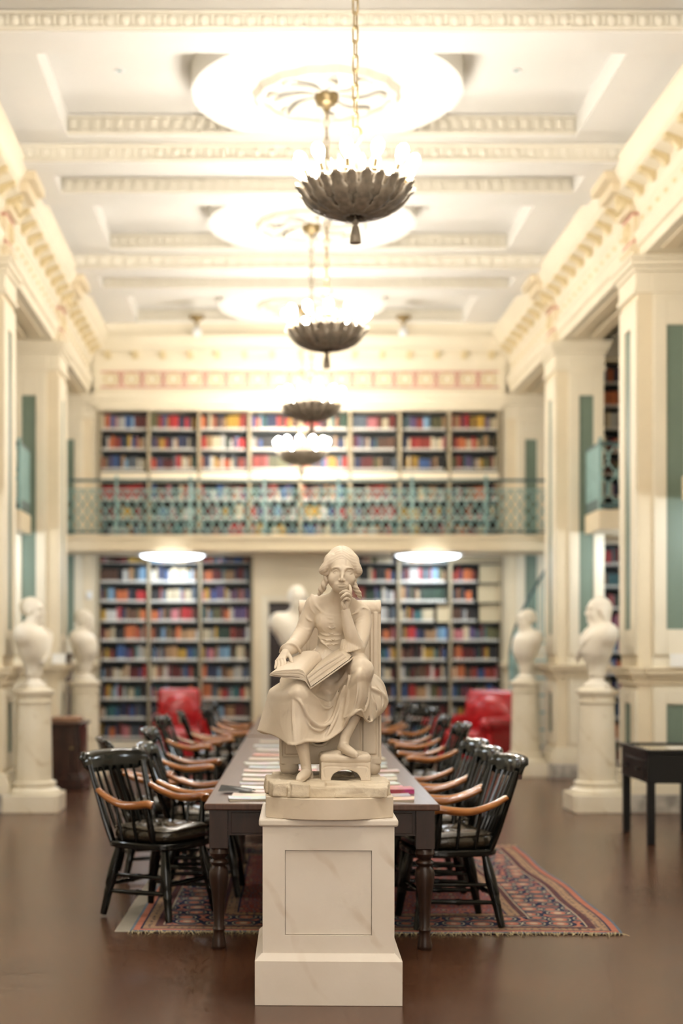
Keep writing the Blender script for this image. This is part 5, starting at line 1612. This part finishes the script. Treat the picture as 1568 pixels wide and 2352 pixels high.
    c.sheet([[Q(620, 1587, 6.69), Q(640, 1572, 6.80)], [Q(607, 1632, 6.68), Q(634, 1632, 6.82)], [Q(594, 1677, 6.66), Q(628, 1680, 6.83)]], .011, k=.004)
    # big folds of the skirt
    path([(735, 1576, 6.60), (757, 1582, 6.60), (776, 1574, 6.55), (794, 1552, 6.51)], [.010, .014, .014, .010], .02)
    path([(664, 1592, 6.42), (690, 1612, 6.385), (704, 1640, 6.402), (720, 1660, 6.425), (738, 1668, 6.455), (756, 1660, 6.49), (768, 1640, 6.50), (778, 1610, 6.49), (790, 1575, 6.46)],
         [.002, .007, .009, .010, .010, .009, .008, .008, .004], .009)
    path([(706, 1584, 6.43), (724, 1602, 6.455), (742, 1612, 6.51), (756, 1615, 6.53), (766, 1606, 6.52), (778, 1580, 6.49)], [.003, .007, .009, .008, .006, .003], .0075)
    path([(722, 1596, 6.45), (740, 1622, 6.49), (754, 1626, 6.51), (764, 1620, 6.51)], [.003, .006, .007, .003], .007)
    path([(700, 1650, 6.405), (716, 1672, 6.42), (734, 1678, 6.448), (748, 1672, 6.475)], [.002, .006, .007, .003], .007)
    path([(800, 1550, 6.45), (800, 1590, 6.45), (795, 1625, 6.465), (788, 1650, 6.47)], [.004, .009, .009, .004], .008)
    path([(786, 1585, 6.475), (778, 1630, 6.485), (760, 1672, 6.472), (748, 1692, 6.46)], [.003, .007, .008, .005], .008)
    path([(842, 1548, 6.45), (846, 1580, 6.475), (844, 1612, 6.475), (838, 1634, 6.465)], [.004, .009, .008, .004], .008)
    path([(822, 1560, 6.392), (820, 1595, 6.395), (812, 1632, 6.415)], [.002, .005, .004], .008)
    path([(652, 1600, 6.48), (648, 1640, 6.48), (652, 1672, 6.46), (664, 1700, 6.42)], [.003, .008, .009, .006], .009)
    path([(622, 1590, 6.68), (630, 1630, 6.60), (640, 1662, 6.53), (656, 1694, 6.46)], [.003, .008, .009, .006], .008)
    path([(672, 1610, 6.40), (672, 1650, 6.392), (676, 1700, 6.382)], [.002, .005, .004], .009)
    path([(700, 1668, 6.41), (697, 1700, 6.40)], [.002, .005], .0075)
    # thicker hem roll
    path([Q and p for p in [(663, 1709, 6.40), (676, 1710, 6.378), (702, 1702, 6.40), (733, 1703, 6.43), (753, 1698, 6.455), (776, 1683, 6.465), (792, 1668, 6.468), (799, 1652, 6.455)]], .0055, .006)
    path([(790, 1649, 6.455), (808, 1642, 6.42), (829, 1630, 6.41), (837, 1648, 6.45), (846, 1658, 6.49), (855, 1656, 6.53)], [.005, .006, .006, .006, .006, .005], .006)
    path([(593, 1677, 6.66), (606, 1684, 6.63), (629, 1685, 6.55), (645, 1694, 6.48), (663, 1709, 6.40)], .0055, .006)
    path([(594, 1677, 6.665), (608, 1680, 6.74), (628, 1681, 6.82)], .005, .005)
    # bunched cloth over the chair's side
    c.sheet([[Q(846, 1545, 6.62), Q(866, 1556, 6.70), Q(878, 1570, 6.82)], [Q(850, 1585, 6.57), Q(876, 1592, 6.66), Q(888, 1606, 6.80)],
             [Q(850, 1620, 6.54), Q(876, 1624, 6.64), Q(885, 1622, 6.78)], [Q(852, 1655, 6.53), Q(864, 1645, 6.62), Q(876, 1635, 6.74)]], .016, k=.006)
    path([(850, 1580, 6.55), (868, 1588, 6.61), (882, 1604, 6.69), (880, 1624, 6.69), (866, 1640, 6.63)], [.005, .011, .012, .011, .006], .012)
    path([(848, 1592, 6.545), (856, 1612, 6.555), (866, 1632, 6.60)], [.004, .009, .006], .012)
    path([(846, 1600, 6.53), (848, 1625, 6.525), (853, 1650, 6.53)], [.004, .009, .006], .012)
    path([(862, 1558, 6.66), (876, 1572, 6.72), (884, 1590, 6.74)], [.006, .012, .008], .012)
    path([(860, 1562, 6.60), (872, 1590, 6.625), (874, 1615, 6.635), (862, 1638, 6.60)], [.004, .008, .008, .004], .008, 's')
    path([(858, 1600, 6.565), (862, 1622, 6.575), (862, 1640, 6.59)], [.003, .006, .004], .006, 's')
    path([(838, 1560, 6.46), (841, 1590, 6.475), (838, 1620, 6.465)], [.002, .006, .003], .008, 's')
    path([(712, 1625, 6.42), (718, 1645, 6.425), (732, 1658, 6.44)], [.002, .006, .003], .010, 's')
    # gathers at the hip
    for x, y in ((722, 1490), (730, 1497), (740, 1503), (750, 1507)):
        path([(x + 6, y - 8, 6.65), (x - 2, y + 8, 6.64), (x - 10, y + 26, 6.62)], [.002, .0045, .003], .008, sub=3)
    c.blur(1)
    fig = obj('figure', c.mesh('statue_figure', M['statue'], rel), root)

    # ---- head
    c = Carve(np.array(Q(784, 1310, 6.58)) - (.10, .13, .15), np.array(Q(784, 1310, 6.58)) + (.10, .12, .11), 0.0017)
    def cone(a, b, ra, rb, k=.02, op='u'): c.cone(Q(*a), Q(*b), ra, rb, k, op)
    def path(pts, r, k=.01, op='u', sub=5): c.path([Q(*p) for p in pts], r, k, op, sub)
    def ell(p, r, k=.01, op='u', rot=None): c.ell(Q(*p), r, rot, k, op)
    ell((784, 1300, 6.60), (.068, .084, .084), .0)
    ell((784, 1317, 6.567), (.0575, .069, .080), .02)
    cone((761, 1330, 6.585), (774, 1347, 6.540), .023, .022, .02); cone((807, 1330, 6.585), (792, 1347, 6.540), .023, .022, .02)
    ell((783, 1348.5, 6.531), (.026, .024, .020), .02)
    ell((765, 1329, 6.533), (.022, .022, .024), .02); ell((804, 1330, 6.533), (.022, .022, .024), .02)
    for (x, y) in ((772, 1312), (802.5, 1313)):
        ell((x, y, 6.490), (.0170, .0135, .012), .014, 's')
    # brow, nose
    path([(762, 1307, 6.521), (768, 1303.5, 6.508), (777, 1303.5, 6.5015), (781.5, 1307, 6.500)], [.002, .003, .003, .002], .014)
    path([(813, 1308, 6.521), (807, 1304.5, 6.508), (797, 1304, 6.5015), (791.5, 1307, 6.500)], [.002, .003, .003, .002], .014)
    path([(786.8, 1304, 6.506), (786.5, 1312, 6.5015), (786, 1320, 6.4935), (785.2, 1327.5, 6.4865), (785, 1331.4, 6.4862)], [.0055, .0058, .0062, .0072, .0072], .013)
    ell((780.2, 1332.6, 6.495), (.0060, .0085, .0052), .010); ell((790, 1332.8, 6.495), (.0060, .0085, .0052), .010)
    ell((781.6, 1335.6, 6.491), (.0026, .004, .0022), .002, 's'); ell((788.6, 1335.8, 6.491), (.0026, .004, .0022), .002, 's')
    # eyes with lids
    for (x, y, s_) in ((772, 1313, 1), (802.5, 1314, -1)):
        ell((x, y, 6.5205), (.0135, .0132, .0125), .002)
        a_, b_ = x - 7.5, x + 7.5
        path([(a_, y + (.8 if s_ > 0 else .2), 6.514), (x - 3.5, y - 2.9, 6.5075), (x + 1, y - 3.4, 6.5065), (x + 5, y - 1.8, 6.5085), (b_, y + (.2 if s_ > 0 else .8), 6.514)], [.0016, .0021, .0023, .002, .0016], .0018)
        path([(a_, y + 1, 6.514), (x - 2, y + 4.0, 6.5095), (x + 3, y + 3.8, 6.510), (b_, y + 1, 6.514)], [.0012, .0017, .0017, .0012], .0025)
        ell((x + .6, y + .3, 6.5062), (.0042, .0022, .0042), .0005, 's')
        path([(a_ + 1, y - 4.2, 6.516), (x, y - 6.2, 6.5075), (b_ - 1, y - 4.4, 6.515)], .0011, .002, 's')
    # mouth
    ell((783.5, 1343.0, 6.520), (.026, .015, .013), .014)
    path([(773.8, 1342.6, 6.5085), (778.5, 1340.6, 6.5030), (783.4, 1341.2, 6.5015), (788.3, 1340.7, 6.5030), (793, 1342.8, 6.5085)], [.0026, .0034, .0034, .0034, .0026], .004)
    path([(775.6, 1344.8, 6.5075), (779.5, 1346.4, 6.5035), (783.4, 1347.0, 6.5025), (787.3, 1346.5, 6.5035), (791.2, 1345, 6.5075)], [.0026, .0036, .0040, .0036, .0026], .004)
    path([(773.6, 1343.4, 6.505), (778.5, 1343.1, 6.4995), (783.4, 1343.7, 6.498), (788.3, 1343.2, 6.4995), (793.2, 1343.6, 6.505)], .0014, .0014, 's')
    ell((783.5, 1351.5, 6.502), (.009, .004, .003), .006, 's')
    path([(783.6, 1336.8, 6.4995), (783.6, 1339.6, 6.4995)], .0014, .003, 's')
    # neck stub, so that the head joins the figure
    cone((782, 1345, 6.605), (776, 1376, 6.64), .036, .038, .012)
    # ears hidden by the hair
    c.blur(1)
    obj('face', c.mesh('statue_face', M['statue'], rel), root)

    # ---- hair
    c = Carve(np.array(Q(784, 1310, 6.58)) - (.13, .11, .16), np.array(Q(784, 1310, 6.58)) + (.13, .15, .13), 0.002)
    ell((784, 1299, 6.607), (.0775, .094, .0925), 0)
    ell((784.5, 1324, 6.44), (.0625, .125, .085), .006, 's')
    ell((757, 1289, 6.575), (.027, .04, .032), .02); ell((811, 1290, 6.575), (.027, .04, .032), .02)
    cone_s = lambda x, y, r: c.cone(Q(x, y, 6.30), Q(x, y, 6.475), r, r, .006, 's')
    cone_s(784.5, 1312, .0575); cone_s(784.5, 1326, .060); cone_s(784.5, 1340, .060)
    path([(763, 1277, 6.545), (751, 1292, 6.545), (744, 1305, 6.55), (740, 1312, 6.56), (748, 1318, 6.565)], [.010, .014, .018, .016, .009], .010)
    path([(805, 1277, 6.545), (817, 1293, 6.545), (822, 1307, 6.55), (823.5, 1315, 6.56), (815, 1322, 6.565)], [.010, .014, .018, .016, .009], .010)
    ell((757, 1310, 6.61), (.034, .05, .034), .02); ell((812, 1312, 6.61), (.034, .05, .034), .02)
    # strands: shallow grooves running back from the parting
    hc = Q(784, 1316, 6.61)
    X = (c.lo[0] + c.h * np.arange(c.n[0]) - hc[0])[:, None, None]; Y_ = (c.lo[1] + c.h * np.arange(c.n[1]) - hc[1])[None, :, None]; Z = (c.lo[2] + c.h * np.arange(c.n[2]) - hc[2])[None, None, :]
    ph = np.arctan2(Z + 0.02, -Y_ + 0 * X) + 2.2 * np.abs(X)
    c.d += (0.0006 * np.sin(ph * 58 + 3 * np.sin(X * 40)) + 0.0005 * np.sin(ph * 117 + X * 60)).astype(np.float32)
    # parting
    path([(786, 1280, 6.516), (785, 1268, 6.53), (784, 1258, 6.56), (784, 1253, 6.60)], .0016, .003, 's')
    # hanging curls: two strands twisted together
    def curl(pts, rr, turns, ph0):
        Gp, Rr = spline([np.array(Q(*p)) for p in pts], rr, 10)
        for s0 in (0, PI):
            hp = []
            for i, p in enumerate(Gp):
                a = ph0 + s0 + turns * 2 * PI * i / (len(Gp) - 1)
                hp.append(p + np.array([math.cos(a), math.sin(a), 0]) * Rr[i] * .62)
            c.path(hp, [r * .72 for r in Rr], .002, 'u', 1)
    curl([(748, 1322, 6.575), (746, 1336, 6.575), (741, 1348, 6.585), (737, 1358, 6.60), (732, 1367, 6.615)], [.009, .012, .0145, .0125, .006], 1.6, 0.3)
    curl([(813, 1326, 6.575), (813, 1340, 6.570), (817, 1352, 6.575), (823, 1363, 6.59), (827, 1374, 6.605)], [.009, .0105, .0115, .0115, .007], 2.6, 0.8)
    c.blur(1)
    obj('hair', c.mesh('statue_hair', M['statue'], rel), root)

    # ---- hands
    c = Carve(np.array(Q(652, 1512, 6.53)) - (.075, .09, .075), np.array(Q(652, 1512, 6.53)) + (.075, .09, .075), 0.0016)
    path([(668, 1489, 6.595), (660, 1494, 6.565), (654, 1503, 6.54)], [.020, .0185, .019], .008)
    for (x, y, Y, r) in ((651.5, 1514, 6.508, .0095), (645.5, 1515, 6.508, .0095), (640, 1517, 6.512, .009), (635.5, 1519, 6.518, .0082)):
        cone((656 + (x - 645) * .4, 1500, 6.545), (x, y, Y), .0115, r, .010)
    for pts, rr in (([(651.5, 1514, 6.508), (654.5, 1523, 6.487), (654, 1530, 6.478), (653, 1534.5, 6.474)], [.0088, .0080, .0072, .0058]),
                    ([(645.5, 1515, 6.508), (647.5, 1525, 6.484), (646.5, 1532.5, 6.472), (645, 1537, 6.468)], [.0090, .0082, .0074, .0058]),
                    ([(640, 1517, 6.512), (640, 1526.5, 6.488), (638.5, 1533, 6.476), (637, 1537, 6.472)], [.0086, .0078, .0070, .0056]),
                    ([(635.5, 1519, 6.518), (634, 1526, 6.498), (632.5, 1531, 6.488), (631.5, 1534.5, 6.484)], [.0078, .0070, .0063, .0050]),
                    ([(661, 1502, 6.540), (667, 1511, 6.515), (669, 1518, 6.500), (672, 1522, 6.494)], [.0110, .0092, .0078, .0060])):
        path(pts, rr, .0035)
    obj('hand', c.mesh('statue_hand', M['statue'], rel), root)
    c = Carve(np.array(Q(793, 1375, 6.49)) - (.05, .07, .075), np.array(Q(793, 1375, 6.49)) + (.05, .07, .075), 0.0016)
    path([(792, 1404, 6.507), (794.5, 1392, 6.500), (799, 1380, 6.496), (803, 1368, 6.492)], [.0185, .0155, .0155, .0125], .006)
    for pts, rr in (([(804, 1365, 6.487), (805, 1357, 6.482), (804, 1350, 6.487), (802.6, 1345, 6.493)], [.0088, .0078, .0070, .0056]),
                    ([(803, 1364, 6.483), (796, 1358, 6.468), (788.5, 1359, 6.465), (781.5, 1363, 6.472)], [.0090, .0082, .0072, .0058]),
                    ([(802.5, 1369, 6.481), (796.5, 1364.5, 6.462), (789.5, 1367.5, 6.459), (784, 1373, 6.466)], [.0086, .0078, .0070, .0056]),
                    ([(800, 1377, 6.482), (796, 1374, 6.466), (791.5, 1376, 6.464), (789, 1379.5, 6.470)], [.0080, .0070, .0062, .0050]),
                    ([(790, 1396, 6.492), (786.5, 1389, 6.485), (786.5, 1382, 6.484), (790, 1377, 6.486)], [.0100, .0084, .0070, .0055])):
        path(pts, rr, .0030)
    obj('hand', c.mesh('statue_raised_hand', M['statue'], rel), root)

    # ---- the open book
    def loft(sections, nm):
        """sections: rings of equal length from front to back"""
        b = MB(); n = len(sections[0]); v = []; f = []
        for s_ in sections: v += [Q(*p) for p in s_]
        for i in range(len(sections) - 1):
            for k in range(n): f.append((i * n + k, i * n + (k + 1) % n, (i + 1) * n + (k + 1) % n, (i + 1) * n + k))
        f += [tuple(range(n - 1, -1, -1)), tuple(range((len(sections) - 1) * n, len(sections) * n))]
        b.add(v, f); return b
    bk = bpy.data.objects.new('book', None); C.objects.link(bk); bk.parent = root
    topF = [(621, 1546), (632, 1541.5), (650, 1538.5), (670, 1537.5), (686, 1536.5), (695, 1539.5), (700, 1546), (703.5, 1554)]
    topB = [(688, 1500), (696, 1496), (706, 1494.5), (716, 1494.5), (726, 1496), (732, 1499.5), (736, 1505), (738.5, 1512)]
    N_ = 6; TH = (3, 9, 14, 16, 19, 19, 16, 10)
    for i in range(N_):                      # the leaves in layers, their fore-edges uneven
        t0, t1 = i / N_, (i + 1.0) / N_
        th = 14.0
        jf = (.0, 1.4, -.6, 1.0, .2, 1.6)[i]
        F = [(x, y + t0 * TH[k], 6.405 + .0015 * jf + .012 * (k / 7)) for k, (x, y) in enumerate(topF)]
        F += [(x, y + t1 * TH[k], 6.405 + .0015 * jf + .012 * (k / 7)) for k, (x, y) in reversed(list(enumerate(topF)))]
        Bk = [(x, y + t0 * 14, 6.61) for x, y in topB] + [(x, y + t1 * 14, 6.61) for x, y in reversed(topB)]
        mid = [((a[0] * .55 + b_[0] * .45), (a[1] * .55 + b_[1] * .45) - 1.5, (a[2] + b_[2]) / 2 + .004) for a, b_ in zip(F, Bk)]
        loft([F, mid, Bk], 'leaves').build('leaves', M['statue'], bk, rel=rel, sharp=50)
    # right half tips up steeply towards her knee; its fore-edge faces us
    A, B_, B2, A2 = (713.5, 1577), (801.5, 1514), (785, 1499), (704.5, 1553)
    for i in range(5):
        t0, t1 = i / 5, (i + 1.0) / 5
        jf = (.0, 1.5, .3, 1.8, .4)[i] * .002
        L = lambda p, q, t: (p[0] + (q[0] - p[0]) * t, p[1] + (q[1] - p[1]) * t)
        sag = lambda t: -3.0 * math.sin(PI * min(1, t * 1.15)) 
        F = []; G = []
        for (tt, seq) in ((t0, range(0, 7)), (t1, range(6, -1, -1))):
            for k in seq:
                u = k / 6
                a = L(L(A2, A, tt), L(B2, B_, tt), u)
                F.append((a[0], a[1] + sag(u) * (1 - tt), 6.39 + .055 * u + jf))
                G.append((a[0] + 30 - 16 * u, a[1] - 34 + 14 * u + sag(u) * (1 - tt), 6.60 + .04 * u))
        loft([F, G], 'leaves').build('leaves', M['statue'], bk, rel=rel, sharp=50)
    # covers
    cF = [(619, 1550), (660, 1556), (690, 1559), (701, 1563), (713, 1581), (760, 1548), (804, 1516)]
    cB = [(690, 1512), (715, 1510), (735, 1516), (742, 1526), (748, 1540), (785, 1520), (820, 1502)]
    F = [(x, y - 2, 6.40 + .008 * abs(k - 4)) for k, (x, y) in enumerate(cF)]; F += [(x, y + 2, 6.40 + .008 * abs(k - 4)) for k, (x, y) in reversed(list(enumerate(cF)))]
    G = [(x, y - 2, 6.62) for x, y in cB] + [(x, y + 2, 6.62) for x, y in reversed(cB)]
    loft([F, G], 'cover').build('cover', M['statue'], bk, rel=rel, sharp=50)
    return root
statue()

# ---------------------------------------------------------------- marble busts on column pedestals
def bust_mesh(kind, nm):
    """faces +x, origin at the foot of the neck block (above the socle)"""
    c = Carve((-.28, -.33, -.02), (.28, .33, .86), .0075)
    e, co, pa = c.ell, c.cone, c.path
    # trunk
    e((-.020, 0, .345), (.150, .235, .130)); e((.012, 0, .25), (.140, .18, .15), k=.06)
    co((.0, 0, .22), (.0, 0, .06), .135, .085, k=.04)
    co((-.05, -.165, .40), (-.05, .165, .40), .092, .092, k=.05)
    co((-.045, 0, .42), (.0, 0, .52), .098, .070, k=.04)
    # head
    hz = .605
    e((-.028, 0, hz + .040), (.112, .084, .098), k=.01)
    e((.022, 0, hz - .012), (.068, .064, .104), k=.025)
    co((-.02, 0, hz - .075), (.066, 0, hz - .100), .040, .024, k=.02)
    e((.078, 0, hz - .098), (.022, .026, .020), k=.012)
    pa([(.084, 0, hz + .035), (.096, 0, hz + .002), (.110, 0, hz - .024), (.092, 0, hz - .038)], [.010, .011, .014, .010], .008)
    for s_ in (-1, 1):
        e((.094, s_ * .031, hz + .012), (.022, .019, .014), k=.010, op='s'); e((.072, s_ * .031, hz + .010), (.017, .016, .015), k=.003)
        pa([(.066, s_ * .058, hz + .030), (.088, s_ * .036, hz + .038), (.096, s_ * .012, hz + .030)], .009, .010)
        e((-.020, s_ * .080, hz - .005), (.026, .012, .036), k=.004)
        e((.055, s_ * .038, hz - .035), (.028, .026, .032), k=.02)
    pa([(.080, -.024, hz - .060), (.098, 0, hz - .057), (.080, .024, hz - .060)], .008, .004); pa([(.078, -.020, hz - .074), (.095, 0, hz - .074), (.078, .020, hz - .074)], .008, .004)
    pa([(.09, -.024, hz - .0665), (.108, 0, hz - .066), (.09, .024, hz - .0665)], .003, .002, 's')
    if kind == 'toga':
        for k_, (a, b_) in enumerate(((.20, .44), (.15, .40), (.09, .36), (.03, .32), (-.04, .28))):
            pa([(.0, a, b_ + .03), (.125, a * .6, b_ - .04), (.150, a * .5 - .06, b_ - .12), (.115, a * .4 - .11, max(.12, b_ - .20))], [.014, .022, .022, .012], .008)
        pa([(-.06, .14, .43), (-.10, .0, .42), (-.09, -.15, .40), (-.02, -.20, .34)], [.02, .03, .03, .02], .02)
    elif kind == 'wig':
        e((-.06, 0, hz + .01), (.085, .092, .105), k=.02); e((-.075, 0, hz - .09), (.055, .075, .09), k=.03)
        for s_ in (-1, 1): pa([(-.02, s_ * .085, hz + .01), (-.045, s_ * .088, hz - .06), (-.06, s_ * .08, hz - .13)], [.024, .028, .022], .015)
        pa([(-.09, 0, hz - .12), (-.10, 0, hz - .20), (-.09, .01, hz - .26)], [.035, .03, .018], .02)
        for k_ in range(5): pa([(.04, .17 - k_ * .05, .42 - k_ * .02), (.145, .06 - k_ * .045, .31 - k_ * .03), (.125, -.08 - k_ * .02, .20 - k_ * .02)], [.012, .022, .012], .008)
        pa([(.07, .03, .47), (.115, .0, .38), (.12, -.02, .30)], [.018, .024, .018], .015)
        pa([(.06, -.12, .42), (.11, -.10, .32), (.10, -.06, .22)], [.02, .028, .018], .02)
    else:
        e((-.035, 0, hz + .05), (.100, .088, .088), k=.015)
        for k_ in range(16):
            a = k_ * 2.4; q = (-.05 + .07 * math.cos(a) * (.5 + .5 * (k_ % 3) / 2), .075 * math.sin(a), hz + .08 - .10 * ((k_ * 7) % 10) / 10)
            e(q, (.03, .026, .026), k=.012)
        for s_ in (-1, 1): pa([(.02, s_ * .14, .41), (.10, s_ * .09, .32), (.10, s_ * .03, .20)], [.016, .024, .016], .02)
        pa([(.0, -.20, .36), (.09, -.10, .24), (.10, .06, .18), (.04, .16, .22)], [.016, .024, .024, .014], .02)
    c.blur(1)
    return c.mesh(nm, M['bust'])
BUST = {k: bust_mesh(k, 'bust_' + k) for k in ('toga', 'wig', 'plain')}
socle = MB(); socle.lathe([(.0, 0), (.125, 0), (.125, .022), (.115, .03), (.078, .055), (.060, .085), (.066, .105), (.085, .12), (.085, .14), (.0, .14)], 28)
SOC = socle.mesh('socle', M['bust'])
def bust(kind, label, x, y, z, face, sc=1.0):
    t = thing('bust', label, 'bust', (x, y, z), R_(face), 'white marble busts on columns')
    t.scale = (sc * 1.05,) * 3
    obj('socle', SOC, t); obj('figure', BUST[kind], t, loc=(0, 0, .115))
    return t
colp = MB()
COLM = {}
def column(label, x, y, h=1.22):
    t = thing('column_pedestal', label, 'pedestal', (x, y, 0), 0, 'round marble pedestals of the busts')
    k = h / 1.22
    b = MB(); c = .035; w_ = .285
    out = [(-w_ + c, -w_), (w_ - c, -w_), (w_, -w_ + c), (w_, w_ - c), (w_ - c, w_), (-w_ + c, w_), (-w_, w_ - c), (-w_, -w_ + c)]
    b.prism(out, lambda u, v, q: (u, v, q), 0, .175); b.build('plinth', M['column'], t, bevel=.006)
    b = MB(); b.lathe([(.265, .175), (.268, .20), (.245, .225), (.215, .235), (.21, .25), (.225, .262), (.225, .285), (.205, .295), (.19, .30)], 36); b.build('base', M['column'], t)
    b = MB(); b.lathe([(.186, .295), (.182, .5), (.176, .85), (.170, 1.06)], 36); b.build('shaft', M['column'], t)
    b = MB(); b.lathe([(.170, 1.06), (.186, 1.066), (.188, 1.082), (.172, 1.09), (.172, 1.14), (.20, 1.15), (.208, 1.165), (.208, 1.19), (.18, 1.20), (.15, 1.22), (.0, 1.22)], 36); b.build('capital', M['column'], t)
    return t
for (x, y, kind, face, lab) in ((-2.26, 14.12, 'toga', -8, 'left'), (3.33, 14.12, 'wig', 187, 'right')):
    column('white round column pedestal near the %s edge, before the first pier' % lab, x, y)
    bust(kind, {'left': 'bald marble bust in a toga on the nearer left column', 'right': 'marble bust with long tied hair on the nearer right column'}[lab], x, y, 1.22, face)
for (x, y, kind, face, lab) in ((-2.25, 18.15, 'plain', -12, 'left'), (3.37, 18.15, 'plain', 196, 'right')):
    column('white round column pedestal of the farther %s bust' % lab, x, y)
    bust(kind, {'left': 'marble bust on the farther left column beside the bookcase', 'right': 'marble bust on the farther right column beside the stair railing'}[lab], x, y, 1.22, face)
column('column pedestal behind the statue before the dark door', .50, 19.6)
bust('toga', 'large white marble bust behind the statue, before the dark door', .50, 19.6, 1.22, -75, 1.42)

# ---------------------------------------------------------------- spiral stair with iron railing, right rear
def stair():
    cx, cy, r0, r1 = 4.08, 20.12, .06, .56
    t = thing('spiral_stair', 'teal iron spiral stair climbing to the balcony at the right rear', 'stair', (cx, cy, 0))
    n = 13
    a0, a1 = R_(150), R_(340)
    b = MB(); b.lathe([(r0, 0), (r0, 3.9)], 14); b.build('newel', M['teal'], t)
    pts = []
    for i in range(n):
        a = a0 + (a1 - a0) * i / (n - 1); da = (a1 - a0) / (n - 1) * .6; z = .245 * (i + 1)
        s = MB(); s.add([(r0 * math.cos(a), r0 * math.sin(a), z - .03), (r1 * math.cos(a - da), r1 * math.sin(a - da), z - .03), (r1 * math.cos(a + da), r1 * math.sin(a + da), z - .03),
               (r0 * math.cos(a), r0 * math.sin(a), z), (r1 * math.cos(a - da), r1 * math.sin(a - da), z), (r1 * math.cos(a + da), r1 * math.sin(a + da), z)],
              [(0, 2, 1), (3, 4, 5), (0, 1, 4, 3), (1, 2, 5, 4), (2, 0, 3, 5)])
        s.build('tread', M['teal'], t)
        for f in (-.5, 0, .5):
            aa = a + f * da * 1.1; q = MB(); zz = z + f * .14
            q.tube([(r1 * math.cos(aa), r1 * math.sin(aa), zz - .02), (r1 * math.cos(aa), r1 * math.sin(aa), zz + .86)], .011, 6); q.build('baluster', M['teal'], t)
        pts.append((r1 * math.cos(a), r1 * math.sin(a), z + .87))
    q = MB(); q.tube(smooth_path(pts, 4), .022, 8); q.build('handrail', M['darkrail'], t)
stair()

# ---------------------------------------------------------------- small cards on the pier ledges
for (x, y, z, lab) in ((4.05, 13.80, 1.425, 'small white notice card on the ledge of the right pier'), (-2.52, 17.70, 1.425, 'small white notice card on the ledge of the left pier')):
    t = thing('notice_card', lab, 'card', (x, y, z), 0)
    b = MB(); b.box(-.085, .085, -.004, .0, 0, .13, xf=Matrix.Rotation(R_(-8), 4, 'X')); b.build('card_front', M['paper'], t)
    b = MB(); b.box(-.03, .03, 0, .04, 0, .006); b.build('foot', M['paper'], t)
